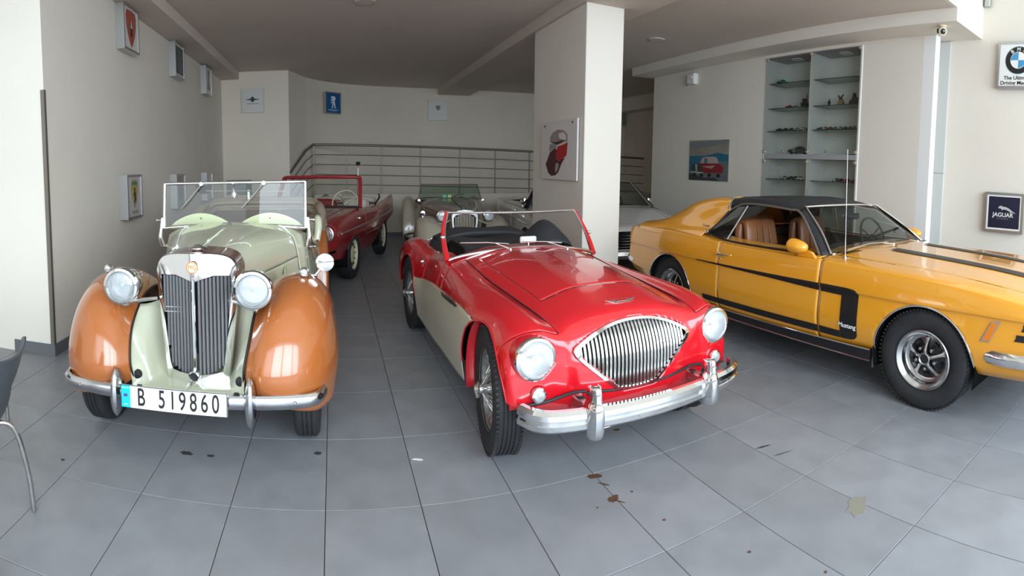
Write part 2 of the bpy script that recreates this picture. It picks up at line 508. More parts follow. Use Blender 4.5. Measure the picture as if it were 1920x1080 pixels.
# ceiling slab, low part; high part over the shopfront zone
ce = MB()
ce.box((1.6, (2.6 + YB + .1) / 2, ZC + .07), (13.6, YB + .1 - 2.6, .14))
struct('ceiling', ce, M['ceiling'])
struct('ceiling_shopfront', MB().box((0.6, (Y0 + 2.6) / 2, HT + .05), (11.8, 2.6 - Y0 + .3, .1)), M['wall'])
struct('wall_fascia', MB().box((0.6, 2.58, (ZC + HT) / 2), (11.8, .04, HT - ZC)), M['wall'])
# beams
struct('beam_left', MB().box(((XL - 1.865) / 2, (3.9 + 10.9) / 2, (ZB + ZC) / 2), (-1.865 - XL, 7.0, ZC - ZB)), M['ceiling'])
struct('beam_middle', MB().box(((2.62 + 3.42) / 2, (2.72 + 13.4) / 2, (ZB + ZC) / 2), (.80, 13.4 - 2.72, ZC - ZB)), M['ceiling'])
struct('beam_right', MB().box(((5.48 + XR) / 2, (2.56 + 9.0) / 2, (ZB + ZC) / 2 + .0), (XR - 5.48, 9.0 - 2.56, ZC - ZB)), M['wall'])
struct('beam_recess', MB().box((7.85, 11.2, (3.1 + ZC) / 2), (.5, 4.5, ZC - 3.1)), M['wall'])
# pillar
struct('pillar', MB().box(((2.66 + 3.13) / 2, (5.34 + 6.88) / 2, ZB / 2), (.47, 1.54, ZB), 0.006), M['wall'])
# baseboards
M['skirt'] = mat('grey_skirting', (0.13, 0.135, 0.145), 0.4)
struct('baseboard_left_front', MB().box(((-5.0 + XL + .012) / 2 if False else (-2.62 + XL + .012) / 2, 3.829, .05), (XL + .012 + 2.62, .012, .10)), M['skirt'])
struct('baseboard_left', MB().box((XL + .006, 7.36, .05), (.012, 7.05, .10)), M['skirt'])
struct('baseboard_back', MB().box((-1.55, 10.91, .05), (1.36, .014, .10)), M['skirt'])
# steel corner guard
o = MB(); o.box((XL - .012, 3.829, 1.10 + .05), (.03, .008, 2.1)); o.box((XL + .003, 3.842, 1.15), (.008, .03, 2.1))
struct('trim_corner_guard', o, M['steel'])

# ---- cabinet wall with the niche:   niche y range, z range
struct_y = lambda a, b: ((a + b) / 2, b - a)
# ================================================================ cabinet wall, with the glazed display niche
NY0, NY1, NZ0, NZ1 = 4.115, 5.85, 0.55, 3.262
CD = 0.42
cw = MB()
cw.box((XC + .145, (NY1 + 8.9) / 2, ZB / 2), (.29, 8.9 - NY1, ZB))
cw.box((XC + .145, (3.2 + NY0) / 2, ZB / 2), (.29, NY0 - 3.2, ZB))
cw.box((XC + .15, (NY0 + NY1) / 2, NZ0 / 2), (.30, NY1 - NY0, NZ0))
cw.box((XC + .15, (NY0 + NY1) / 2, (NZ1 + ZB) / 2), (.30, NY1 - NY0, ZB - NZ1))
struct('wall_cabinet', cw, M['wall'])
M['post'] = mat('satin_white_paint', (0.84, 0.835, 0.82), 0.4)
struct('trim_post', MB().box((XC + .06, 3.115, ZB / 2), (.12, .17, ZB), .004), M['post'])
M['niche'] = mat('pale_green_laminate', (0.74, 0.78, 0.72), 0.5)
M['ngrey'] = mat('grey_laminate', (0.33, 0.335, 0.345), 0.45)
cab = empty('display_cabinet', (XC, (NY0 + NY1) / 2, 0), 0, 'tall white built-in display cabinet with glass shelves of tiny model cars', 'cabinet')
def cbuild(mb, name, m, **k):
    n = len(mb.v); mb.v = [(x - XC, y - (NY0 + NY1) / 2, z) for x, y, z in mb.v]; return mb.build(name, m, cab, **k)
XB = XC + CD
cbuild(MB().box((XB + .01, (NY0 + NY1) / 2, (NZ0 + NZ1) / 2), (.02, NY1 - NY0, NZ1 - NZ0)), 'back_panel', M['niche'])
for y in (NY0 + .009, NY1 - .009): cbuild(MB().box((XC + CD / 2, y, (NZ0 + NZ1) / 2), (CD, .018, NZ1 - NZ0), .001), 'side_panel', M['niche'])
cbuild(MB().box((XC + CD / 2 + .004, 4.97, (NZ0 + NZ1) / 2), (CD - .01, .045, NZ1 - NZ0), .001), 'divider', M['niche'])
for z in (NZ1 - .009, NZ0 + .01): cbuild(MB().box((XC + CD / 2, (NY0 + NY1) / 2, z), (CD, NY1 - NY0 - .036, .018), .001), 'top_panel' if z > 2 else 'bottom_panel', M['ngrey'])
cbuild(MB().box((XC + CD / 2 - .004, (NY0 + NY1) / 2, 1.785), (CD, NY1 - NY0 - .036, .072), .002), 'middle_shelf', M['ngrey'])
for z in (NZ1 - .03,):
    for y in (4.53, 5.42):
        cbuild(MB().lathe([(.10, 0), (.10, -.008), (.085, -.01)], (XC + .22, y, z + .011), n=28), 'ceiling_spotlight', M['white'])
M['shelfglass'] = glass('shelf_glass', (0.70, 0.80, 0.76), trans=0.92, refl=.08)
M['edgeglass'] = mat('dark_glass_edge', (0.03, 0.045, 0.04), 0.15)
SHZ = {}
for k, (ya, yb) in enumerate(((4.99, NY1 - .02), (NY0 + .02, 4.945))):
    for z in (2.875, 2.505, 2.165, 1.445, 1.10):
        o = cbuild(MB().box((XC + CD / 2 + .02, (ya + yb) / 2, z), (CD - .06, yb - ya, .008)), 'glass_shelf', M['shelfglass'], smooth=False)
        n = MB().box((XC + .046, (ya + yb) / 2, z), (.004, yb - ya, .009)); n.v = [(x - XC, y - (NY0 + NY1) / 2, zz) for x, y, zz in n.v]
        n.build('shelf_edge', M['edgeglass'], o, smooth=False)
    for (za, zb) in ((1.83, NZ1 - .006), (NZ0, 1.745)):
        o = cbuild(MB().box((XC - .006, (ya + yb) / 2, (za + zb) / 2), (.005, yb - ya + .02, zb - za)), 'glass_door', M['glass'], smooth=False)
M['brass'] = mat('pale_brass_clip', (0.62, 0.52, 0.38), 0.3, 0.6)
for y in (NY1 - .03, 4.97, NY0 + .02):
    for z in (1.855, 1.715, NZ1 - .03):
        cbuild(MB().lathe([(.001, -.022), (.02, -.02), (.024, -.006), (.024, .004)], (XC - .006, y, z), axis='x', n=16), 'hinge_clip', M['brass'])
for y in (5.43, 4.62):
    cbuild(MB().lathe([(.001, -.03), (.014, -.028), (.016, -.012), (.009, -.004), (.009, 0)], (XC - .008, y, 1.86), axis='x', n=14), 'door_knob', M['chrome'])
# thin frame strip on the near jamb
cbuild(MB().box((XC - .004, NY0 - .012, (NZ0 + NZ1) / 2), (.012, .022, NZ1 - NZ0), .002), 'jamb_strip', M['post'])
cbuild(MB().box((XC - .002, NY1 + .008, (NZ0 + NZ1) / 2), (.008, .012, NZ1 - NZ0), .002), 'jamb_strip', M['ngrey'])

# ---- miniature cars: body shell, glass house, wheels
def mini(kind, col, y, z, L=.11, label='', group=None, x=XC + .13, rz=None, roof=None):
    rz = random.uniform(-.25, .25) if rz is None else rz
    m = col if not isinstance(col, tuple) else mat('miniature_paint', col, 0.25, coat=.8)
    s = L / 4.2
    t = empty(kind, (x, y, z), rz, label, 'model car', group)
    W_ = .85 * s / 1.0
    def sec(yy, zt, w, zb=.30): return [(0, yy, zt), (.5 * w, yy, zt - .01), (.88 * w, yy, zt - .06), (w, yy, (zt + zb) / 2), (.96 * w, yy, zb)]
    G = net([sec(-2.1, .62, .62), sec(-1.9, .74, .78), sec(-1.0, .86, .86), sec(0, .90, .88), sec(1.2, .90, .88), sec(1.9, .80, .8), sec(2.1, .62, .66)], 15, 9)
    mb = MB().grid(G); mb.mirror(); mb.v = [(a * s, b * s, c * s) for a, b, c in mb.v]
    shell(mb.build('body', m, t), .002)
    if roof is not None or True:
        R = net([[(0, -.75, .9), (.5, -.7, .9), (.72, -.65, .88)], [(0, -.25, 1.28), (.42, -.2, 1.26), (.64, -.1, .9)], [(0, .5, 1.33), (.44, .5, 1.3), (.68, .5, .9)], [(0, 1.25, .9), (.5, 1.2, .9), (.68, 1.1, .88)]], 9, 7)
        mb = MB().grid(R); mb.mirror(); mb.v = [(a * s, b * s, c * s) for a, b, c in mb.v]
        shell(mb.build('glasshouse', roof or M['blackgloss'], t), .001)
    for a in (-.78, .78):
        for b in (-1.3, 1.3):
            MB().lathe([(.05 * s, -.1 * s), (.30 * s, -.11 * s), (.34 * s, -.05 * s), (.34 * s, .05 * s), (.30 * s, .11 * s), (.05 * s, .1 * s)], (a * s, b * s, .34 * s), axis='x', n=14).build('wheel', M['rubber'], t)
            MB().lathe([(.001, .0), (.17 * s, 0.0)], ((a + (.12 if a > 0 else -.12)) * s, b * s, .34 * s), axis='x', n=10, cap=False).build('hubcap', M['chrome'], t)
    mb = MB().tube([(-.6 * s, -2.15 * s, .42 * s), (0, -2.2 * s, .42 * s), (.6 * s, -2.15 * s, .42 * s)], .05 * s, 6); mb.build('bumper', M['chrome'], t)
    for a in (-.6, .6): MB().lathe([(.001, -.04 * s), (.13 * s, -.03 * s), (.14 * s, .06 * s)], (a * s, -2.02 * s, .62 * s), axis='y', n=10).build('headlight', M['lens'], t)
    return t
RED = (.5, .02, .02); WHT = (.75, .74, .72); GRN = (.02, .22, .12); BLK = (.015, .015, .016); SIL = (.45, .46, .48); CRM = (.62, .55, .33)
z = 2.8795
mini('model_car', (.03, .30, .16), 5.62, z, .20, 'green toy car alone on the topmost glass shelf', rz=1.2)
z = 2.5095
mini('model_car', RED, 5.46, z, .14, 'red toy car on the left shelf below the green one', rz=1.3)
mini('model_car', SIL, 5.345, z, .12, 'silver toy car between the red toy car and the dark ship model', rz=1.4)
zz = 2.1695
spec = [('black open toy car, leftmost on the middle row of the left cabinet bay', BLK, 5.64), ('black and cream toy car beside the first black one on the middle left shelf', (.05, .05, .04), 5.52),
        ('dark green toy car in the middle of the middle left shelf', (.03, .06, .04), 5.40), ('grey toy car beside the white one on the middle left shelf', SIL, 5.29), ('white toy car next to the cabinet divider on the middle left shelf', WHT, 5.17), ('small dark toy car against the divider on the middle left shelf', BLK, 5.06)]
for lb, c, y in spec: mini('model_car', c, y, zz, .145, lb, 'model cars on the middle glass shelves', rz=random.uniform(1.2, 1.5))
spec = [('black toy car first from the divider on the middle right shelf', BLK, 4.84), ('silver toy car beside the red one near the divider, middle right shelf', SIL, 4.76), ('bright red toy car near the divider on the middle right shelf', RED, 4.67),
        ('green and yellow toy car after the red one, middle right shelf', (.10, .22, .05), 4.58), ('cream toy car in the centre of the middle right shelf', CRM, 4.50), ('black and white toy car right of the cream one, middle right shelf', (.10, .10, .10), 4.41),
        ('dark green toy car before the red pair on the middle right shelf', GRN, 4.33), ('red and white toy car toward the near end of the middle right shelf', (.5, .08, .07), 4.255), ('white toy car at the near end of the middle right shelf', WHT, 4.178)]
for lb, c, y in spec: mini('model_car', c, y, zz, .145, lb, 'model cars on the middle glass shelves', rz=random.uniform(1.2, 1.5))
zz = 1.4495
spec = [('chrome and white toy car at the left end of the lowest visible shelf', SIL, 5.50), ('small black toy car on the lowest visible left shelf', BLK, 5.37), ('dark brown toy car mid-way on the lowest visible left shelf', (.06, .04, .03), 5.28), ('white coupe toy car on the lowest visible left shelf', WHT, 5.19), ('white and black toy car by the divider on the lowest visible left shelf', (.65, .65, .62), 5.07)]
for lb, c, y in spec: mini('model_car', c, y, zz, .155, lb, 'model cars on the lowest visible glass shelves', rz=random.uniform(1.2, 1.5))
spec = [('white toy car behind the aerial on the lowest visible right shelf', WHT, 4.52), ('black toy car beside the white one, lowest visible right shelf', BLK, 4.44), ('red toy car second from the near end of the lowest visible right shelf', RED, 4.34), ('dark red toy car nearest the jamb on the lowest visible right shelf', (.35, .02, .02), 4.21), ('dark blue toy car behind the red ones on the lowest visible right shelf', (.03, .05, .12), 4.28)]
for k, (lb, c, y) in enumerate(spec): mini('model_car', c, y, zz, .155, lb, 'model cars on the lowest visible glass shelves', rz=random.uniform(1.2, 1.5), x=XC + (.13 if k < 4 else .27))
mini('model_car', (.06, .065, .075), 5.27, 1.8215, .38, 'large dark grey scale model car on the middle cabinet board', rz=1.25, x=XC + .2)
# ornaments
M['bronze'] = mat('dark_bronze', (0.07, 0.05, 0.045), 0.45, 0.4)
t = empty('ship_model', (XC + .2, 5.175, 2.5100), 0, 'dark wooden ship model beside the cabinet divider on the upper left shelf', 'ornament')
MB().grid(net([[(0, -.13, .05), (.01, -.13, .06), (.01, -.13, .07)], [(0, -.08, .0), (.03, -.08, .03), (.035, -.08, .055)], [(0, .05, .0), (.035, .05, .03), (.04, .05, .06)], [(0, .12, .03), (.02, .12, .05), (.03, .12, .085)]], 12, 7)).mirror().build('hull', M['bronze'], t)
MB().box((0, 0, .06), (.06, .2, .012)).build('deck', M['bronze'], t)
MB().tube([(0, .02, .06), (0, .02, .22)], .005).tube([(0, -.06, .06), (0, -.06, .16)], .004).tube([(-.03, .02, .16), (.03, .02, .16)], .003).build('mast', M['bronze'], t)
MB().box((0, .06, .10), (.05, .07, .08), .006).build('cabin', M['bronze'], t)
t = empty('figurine', (XC + .15, 4.74, 2.5095), 0, 'small dark bird figurine on the upper right shelf by the divider', 'ornament')
MB().lathe([(.025, 0), (.03, .006), (.012, .012), (.02, .035), (.026, .05), (.016, .07), (.008, .08)], n=16).build('body', M['bronze'], t)
MB().lathe([(.001, -.012), (.011, -.004), (.011, .004), (.001, .012)], (0, -.008, .088), n=12).build('head', M['bronze'], t)
t = empty('figurine', (XC + .15, 4.53, 2.5095), 0, 'gold and black crossed ornament in the middle of the upper right shelf', 'ornament')
M['gold'] = mat('aged_gold', (0.42, 0.33, 0.14), 0.35, 0.6)
MB().lathe([(.06, 0), (.062, .01), (.05, .03), (.04, .07), (.022, .10), (.012, .12)], n=20).build('body', M['gold'], t)
MB().tube([(-.005, .06, .01), (-.03, .0, .09), (-.01, -.045, .15)], .009).tube([(-.005, -.06, .01), (-.03, .0, .09), (-.01, .045, .14)], .009).build('crossed_arm', M['black'], t)
MB().lathe([(.001, -.016), (.014, -.006), (.014, .006), (.001, .016)], (-.01, 0, .155), n=14).build('head', M['chrome'], t)
t = empty('leather_flask', (XC + .15, 4.30, 2.5095), 0, 'dark brown leather flask with narrow neck on the upper right shelf', 'ornament')
MB().prism([(-.075, 0), (.075, 0), (.08, .05), (.03, .085), (.022, .13), (-.005, .13), (-.015, .10), (-.075, .10), (-.08, .04)], .05, 'yz', -.025).build('body', mat('brown_leather', (.06, .03, .028), .5), t)
MB().box((0, .008, .145), (.035, .04, .035), .005).build('stopper', M['bronze'], t)
t = empty('figurine', (XC + .15, 4.16, 2.5095), 0, 'tiny dark ornament at the near end of the upper right shelf', 'ornament')
MB().lathe([(.02, 0), (.022, .01), (.012, .03), (.004, .045)], n=12).build('body', M['bronze'], t)
o = MB().box((0, 0, .007), (.05, .12, .014), .004).build('phone', M['black'], None); o.location = (XC + .12, 4.27, 1.8215); tag(o, 'flat black gadget lying on the middle board of the right cabinet bay', 'gadget')

# ---- tall cupboard doors in the recess
cu = empty('tall_cupboard', (XR, 3.3, 0), 0, 'tall flush grey-white cupboard squeezed between the white post and the sign wall', 'cupboard')
MB().box((-.012, -.01, .026), (.018, .65, .04), .002).build('plinth', M['skirt'], cu)
M['door'] = mat('cupboard_laminate', (0.60, 0.615, 0.60), 0.35)
for z0, z1 in ((.05, 1.626), (1.634, ZB - .012)):
    d = MB().box((-.011, -.01, (z0 + z1) / 2), (.02, .63, z1 - z0), .002).build('door', M['door'], cu)
    MB().box((-.028, -.16, 1.59 if z0 < 1 else 1.67), (.012, .035, .007), .002).build('handle', M['black'], d)
wall_run('wall_recess_side', [(XR + .4, 3.66), (XC + .1, 3.66)], 0, ZB)

# ================================================================ wall signs
def sign(name, loc, rz, label, face, frame=None, w=.45, h=.48, d=.10, inset=.022, group='square framed car badge signs on the walls'):
    """hangs on a wall; local frame: x right, z up, -y out of the wall, origin at the middle of the back"""
    t = empty(name, loc, rz, label, 'sign', group)
    fr = frame or M['alu']
    o = [(-w/2, -h/2), (w/2, -h/2), (w/2, h/2), (-w/2, h/2)]; b = inset
    i = [(-w/2 + b, -h/2 + b), (w/2 - b, -h/2 + b), (w/2 - b, h/2 - b), (-w/2 + b, h/2 - b)]
    MB().ring(o, i, d, 'xz', -d).build('frame', fr, t, smooth=False)
    MB().box((0, -d + .012, 0), (w - 2 * b, .006, h - 2 * b)).build('face', face, t, smooth=False)
    t['w'] = w
    return t, -d + .0085
def P2(pts, name, m, t, y, e=.0015): return MB().prism(pts, -e, 'xz', y).build(name, m, t, smooth=False)
def circ(r, n=40, cx=0, cz=0, a0=0, a1=2 * pi, ry=None):
    ry = ry or r; full = abs(a1 - a0 - 2 * pi) < 1e-6
    P = [(cx + r * cos(a0 + (a1 - a0) * k / n), cz + ry * sin(a0 + (a1 - a0) * k / n)) for k in range(n if full else n + 1)]
    return P
def shield(w, h, cz=0, n=10):
    P = [(-w/2 * .82, cz + h/2 * .96), (0, cz + h/2), (w/2 * .82, cz + h/2 * .96)]
    R = [(w/2, cz + h/2 * .7), (w/2 * .98, cz + h * .12), (w/2 * .72, cz - h * .15), (w/2 * .3, cz - h * .38), (0, cz - h/2)]
    L = [(-x, z) for x, z in R[:-1]][::-1]
    return (P[::-1] + L[::-1] + R[::-1])[::1]
fc = {k: mat('sign_print_' + k, c, .35) for k, c in dict(pale=(.62, .60, .57), grey=(.30, .30, .28), slate=(.055, .075, .085), blue=(.01, .11, .30), sky=(.06, .30, .55), white=(.82, .82, .80), navy=(.014, .016, .04), red=(.36, .07, .04), black=(.012, .012, .013),
        gold=(.42, .32, .10), copper=(.40, .20, .10), teal=(.03, .20, .22), brown=(.20, .13, .09), silver=(.5, .5, .5), mid=(.16, .19, .19), lightblue=(.35, .55, .68)).items()}
LW = pi / 2       # left wall: face looks +x
# upper row
t, y = sign('wall_sign', (XL, 5.63, 3.06), LW, 'framed sign with a tall orange-red shield, upper row of the left wall', fc['pale'])
P2(shield(.30, .40), 'shield', fc['red'], t, y); P2([(0, .10), (.035, .02), (.02, -.02), (.03, -.05), (0, -.09), (-.03, -.05), (-.02, -.02), (-.035, .02)], 'spear_emblem', fc['black'], t, y - .002); P2([(0, .09), (.028, .01), (-.028, .01)], 'spear_tip', fc['lightblue'], t, y - .004)
t, y = sign('wall_sign', (XL, 7.53, 3.06), LW, 'framed sign with a dark slate panel, middle of the upper row on the left wall', fc['pale'])
P2([(-.18, -.19), (.18, -.19), (.18, .19), (-.18, .19)], 'dark_panel', fc['slate'], t, y)
for dx, dz in ((0, .05), (0, -.06)): MB().ring(circ(.09, 4, 0, dz, pi/2, 2.5 * pi, .12), circ(.06, 4, 0, dz, pi/2, 2.5 * pi, .085), -.0015, 'xz', y - .002).build('diamond_emblem', fc['mid'], t, smooth=False)
t, y = sign('wall_sign', (XL, 9.35, 3.05), LW, 'framed pale sign with a brown vertical emblem, upper row of the left wall', fc['pale'])
P2([(-.10, -.16), (.10, -.16), (.10, -.08), (.05, -.06), (.05, .17), (-.05, .17), (-.05, -.06), (-.10, -.08)], 'brown_emblem', fc['brown'], t, y)
# lower row
t, y = sign('wall_sign', (XL, 5.57, 1.235), LW, 'framed sign with a gold shield and black prancing horse, lower row of the left wall', fc['silver'])
P2(shield(.21, .31, .035), 'shield', fc['gold'], t, y); P2([(-.085, .13), (.085, .13), (.06, .165), (-.06, .165)], 'green_band', fc['teal'], t, y - .002)
P2([(-.03, -.07), (-.005, -.02), (-.02, .01), (-.045, .02), (-.02, .035), (-.01, .075), (-.03, .09), (0, .10), (.02, .085), (.015, .05), (.04, .03), (.025, .0), (.045, -.03), (.03, -.075), (.02, -.03), (.005, -.05), (-.015, -.08)], 'horse_emblem', fc['black'], t, y - .002)
P2([(-.03, -.10), (.03, -.10), (0, -.125)], 'copper_tip', fc['copper'], t, y - .002)
P2([(-.09, -.185), (.09, -.185), (.09, -.155), (-.09, -.155)], 'name_strip', fc['grey'], t, y)
t, y = sign('wall_sign', (XL, 7.42, 1.215), LW, 'framed sign with a plain grey-brown face seen through the windscreen, lower left wall', fc['grey'])
P2(circ(.12, 24), 'round_emblem', fc['mid'], t, y)
t, y = sign('wall_sign', (XL, 9.22, 1.215), LW, 'framed sign with a pale face, lower row of the left wall by the corner', fc['pale'])
P2([(-.12, -.10), (.12, -.10), (.12, .1), (-.12, .1)], 'grey_emblem', fc['silver'], t, y)
t, y = sign('wall_sign', (-1.90, 10.90, 1.13), 0, 'low blue-grey sign on the far corner wall behind the cream car windscreen', fc['mid'], w=.5, h=.30, d=.07, frame=fc['mid'])
# far corner wall, white with winged emblem
t, y = sign('wall_sign', (-1.59, 10.905, 2.87), 0, 'pale framed sign with a small black winged badge on the far corner wall', fc['pale'], frame=fc['pale'], d=.06)
P2([(-.16, .02), (-.04, .035), (-.02, .07), (.02, .07), (.04, .035), (.16, .02), (.04, .005), (.02, -.03), (-.02, -.03), (-.04, .005)], 'winged_emblem', fc['black'], t, y)
P2([(-.13, -.07), (.13, -.07), (.13, -.062), (-.13, -.062)], 'underline', fc['black'], t, y)
# curved wall: blue lion
t, y = sign('wall_sign', (-.035, 12.52, 2.97), radians(40), 'blue framed sign with a white upright lion on the curved back wall', fc['blue'], d=.10)
P2([(-.15, -.17), (.15, -.17), (.15, -.15), (-.15, -.15)], 'white_line', fc['lightblue'], t, y)
lion = [(-.055, -.125), (-.02, -.125), (-.005, -.05), (.02, -.04), (.03, -.10), (.06, -.125), (.085, -.125), (.065, -.09), (.055, -.02), (.04, .03), (.05, .07), (.075, .10), (.05, .14), (.0, .155), (-.035, .14), (-.07, .145), (-.05, .12), (-.075, .10), (-.04, .095), (-.02, .075), (-.075, .065), (-.085, .045), (-.03, .045), (-.015, .02), (-.075, .01), (-.07, -.01), (-.01, -.005), (-.03, -.05)]
P2(lion, 'lion_emblem', fc['white'], t, y - .002)
text('lettering', 'PEUGEOT', .055, fc['lightblue'], t, (0, y - .002, -.175), (pi/2, 0, 0), 0)
t, y = sign('wall_sign', (2.62, 13.42, 2.92), 0, 'beige framed sign with a tiny dark crest on the back wall beside the ceiling beam', fc['pale'], frame=fc['pale'], w=.5, h=.5, d=.07)
P2([(-.06, .11), (.06, .11), (.055, .04), (.03, .0), (-.03, 0), (-.055, .04)], 'crest', fc['brown'], t, y)
t, y = sign('wall_sign', (5.45, 13.44, 2.86), 0, 'brownish framed sign half hidden by the pillar on the back wall', fc['copper'], frame=fc['brown'], w=.5, h=.5, d=.05)
P2([(-.09, -.10), (-.06, -.16), (-.03, -.10), (-.05, 0)], 'dark_emblem', fc['black'], t, y)
# recess
t, y = sign('wall_sign', (7.72, 13.44, 3.03), 0, 'dim grey framed sign with a black round badge just right of the pillar', fc['grey'], w=.5, h=.55, d=.05)
P2(circ(.13, 24, .0), 'round_emblem', fc['black'], t, y)
t, y = sign('wall_sign', (8.0, 11.45, 3.08), -pi/2, 'dim framed sign with a dark circle, high in the recess beside the cabinet wall', fc['slate'], w=.5, h=.55)
MB().ring(circ(.17, 30), circ(.13, 30), -.0015, 'xz', y).build('circle_emblem', fc['silver'], t, smooth=False)
t, y = sign('wall_sign', (8.0, 11.45, 1.02), -pi/2, 'low framed sign with a reddish print in the recess behind the white car', fc['copper'], w=.5, h=.62, frame=fc['brown'])
P2([(-.15, -.2), (.15, -.2), (.15, .05), (-.15, .12)], 'red_print', fc['red'], t, y)
# right wall, near
def rsign(label, yv, zv, face, w, h): return sign('wall_sign', (XR, yv, zv), -pi/2, label, face, w=w, h=h, d=.075, inset=.03)
t, y = rsign('white framed sign with a blue and white roundel on the right wall', 2.05, 2.97, fc['white'], .53, .56)
zc = .055
MB().lathe([(.001, .0), (.165, .0)], (0, y - .002, zc), axis='y', n=4).v
o = P2(circ(.165, 48, 0, zc), 'roundel_rim', fc['teal'], t, y)
P2(circ(.158, 48, 0, zc), 'roundel_black', fc['black'], t, y - .0016)
P2(circ(.1, 40, 0, zc), 'roundel_white', fc['white'], t, y - .0032)
for a in (pi/2, 3 * pi/2): P2([(0, zc)] + circ(.094, 12, 0, zc, a, a + pi/2), 'roundel_quarter', fc['sky'], t, y - .0048)
for ch, an in (('B', 128), ('M', 90), ('W', 52)):
    a = radians(an); text('lettering', ch, .06, fc['white'], t, (.128 * cos(a), y - .0038, zc + .128 * sin(a)), (pi/2, radians(90 - an), 0), .0004, bold=.001)
text('lettering', 'The Ultimate', .062, fc['black'], t, (0, y - .001, -.155), (pi/2, 0, 0), .0005, bold=.0012, sx=1.05)
text('lettering', 'Driving Machine', .062, fc['black'], t, (0, y - .001, -.215), (pi/2, 0, 0), .0005, bold=.0012, sx=1.05)
t, y = rsign('navy framed sign with a silver leaping cat and white lettering on the right wall', 2.12, 1.195, fc['navy'], .50, .48)
MB().ring([(-.22, -.21), (.22, -.21), (.22, .21), (-.22, .21)], [(-.20, -.19), (.20, -.19), (.20, .19), (-.20, .19)], -.003, 'xz', y).build('white_edge', fc['white'], t, smooth=False)
cat_ = [(-.075, .055), (-.06, .075), (-.03, .082), (-.02, .072), (.02, .07), (.06, .055), (.09, .035), (.13, .01), (.15, .0), (.125, -.002), (.10, .012), (.09, -.005), (.07, .018), (.03, .035), (-.01, .04), (-.02, .025), (-.035, .045), (-.05, .05), (-.06, .045)]
P2(cat_, 'cat_emblem', fc['silver'], t, y)
text('lettering', 'JAGUAR', .072, fc['white'], t, (-.01, y - .001, -.03), (pi/2, 0, 0), .0005, bold=.001)
text('lettering', 'CLASSIC', .022, fc['silver'], t, (-.01, y - .001, -.075), (pi/2, 0, 0), .0005, spacing=2.0)

# canvases
M['canvas'] = mat('white_canvas', (.66, .63, .61), .8)
t = empty('canvas_print', (2.645, 5.975, 1.72), -pi/2, 'white canvas with a dark and bright red car hung on the shaded pillar side', 'picture')
MB().box((0, -.011, 0), (1.06, .022, .70), .002).build('canvas', M['canvas'], t)
ac = {k: mat('art_' + k, c, .7) for k, c in dict(maroon=(.085, .02, .02), red=(.42, .015, .012), grey=(.30, .27, .27), dark=(.05, .035, .03), tan=(.33, .24, .2), wheel=(.33, .30, .28)).items()}
def art(pts, m, lay, nm='paint'): 
    # pts: pixels in the zoomed crop of the print (x 60..610, y 60..980), mapped onto the canvas
    Q = [((x - 335) / 550 * 1.06 , (510 - yv) / 910 * .70) for x, yv in pts]
    return P2(Q, nm, m, t, -.022 - .0007 * lay, .0007)
art([(215, 370), (210, 300), (250, 225), (330, 185), (420, 205), (475, 270), (480, 380), (400, 400), (320, 430), (260, 400)], ac['tan'], 0, 'roof_shape')
art([(235, 355), (250, 260), (300, 235), (320, 250), (310, 350)], ac['grey'], 1, 'windscreen_shape'); art([(345, 250), (420, 235), (455, 290), (460, 360), (360, 330)], M['canvas'], 1, 'windscreen_shape')
art([(220, 365), (300, 380), (430, 350), (400, 390), (320, 420)], ac['dark'], 2, 'shadow_shape')
art([(200, 520), (205, 400), (290, 410), (320, 440), (310, 470)], ac['grey'], 1, 'fender_shape')
art([(310, 610), (330, 450), (400, 430), (485, 395), (470, 590), (380, 665), (320, 655)], ac['red'], 2, 'bonnet_shape')
art([(170, 660), (215, 530), (300, 470), (330, 520), (320, 650), (360, 670), (450, 620), (400, 710), (350, 850), (310, 895), (240, 910), (190, 860), (145, 720)], ac['maroon'], 1, 'body_shape')
art([(300, 800), (310, 710), (340, 695), (360, 740), (340, 820), (310, 860)], ac['wheel'], 3, 'wheel_shape')
for dx in (-.41, .41): MB().lathe([(.001, -.008), (.012, -.006), (.012, 0)], (dx, -.022, .31), axis='y', n=12).build('pin', M['black'], t)
t = empty('canvas_print', (XC, 7.15, 1.71), -pi/2, 'small colour canvas of a red vintage car by the sea on the cabinet wall', 'picture')
MB().box((0, -.009, 0), (1.05, .018, .69), .002).build('canvas', mat('art_sky', (.30, .27, .22), .7, noise=.3, nscale=3), t)
def art2(pts, c, lay, nm):
    Q = [((x - 555) / 800 * 1.05, (540 - yv) / 830 * .69) for x, yv in pts]
    return P2(Q, nm, c if not isinstance(c, tuple) else mat('art_' + nm, c, .7), t, -.018 - .0007 * lay, .0007)
art2([(158, 175), (955, 125), (955, 200), (600, 260), (158, 290)], (.19, .20, .21), 0, 'cloud_band')
art2([(158, 445), (450, 450), (600, 420), (760, 385), (860, 410), (955, 425), (955, 570), (158, 790)], (.02, .13, .21), 0, 'sea_band')
art2([(158, 790), (700, 560), (955, 560), (955, 955), (158, 955)], (.13, .145, .14), 1, 'quay')
art2([(158, 820), (500, 900), (700, 890), (780, 955), (158, 955)], (.035, .045, .05), 2, 'reflection')
art2([(390, 600), (430, 490), (500, 470), (690, 465), (740, 500), (770, 600)], (.40, .33, .30), 3, 'cab_shape'); art2([(480, 600), (480, 500), (545, 500), (540, 600)], (.06, .16, .2), 4, 'window_shape')
art2([(330, 600), (780, 605), (860, 680), (850, 790), (480, 800), (330, 720)], (.24, .015, .02), 4, 'body_shape'); art2([(420, 670), (700, 640), (640, 710)], (.42, .25, .23), 5, 'highlight_shape')
art2([(215, 650), (290, 610), (430, 620), (440, 780), (215, 780)], (.04, .05, .045), 5, 'front_shape'); art2([(290, 620), (330, 620), (340, 770), (305, 770)], (.35, .36, .30), 6, 'grille_shape')
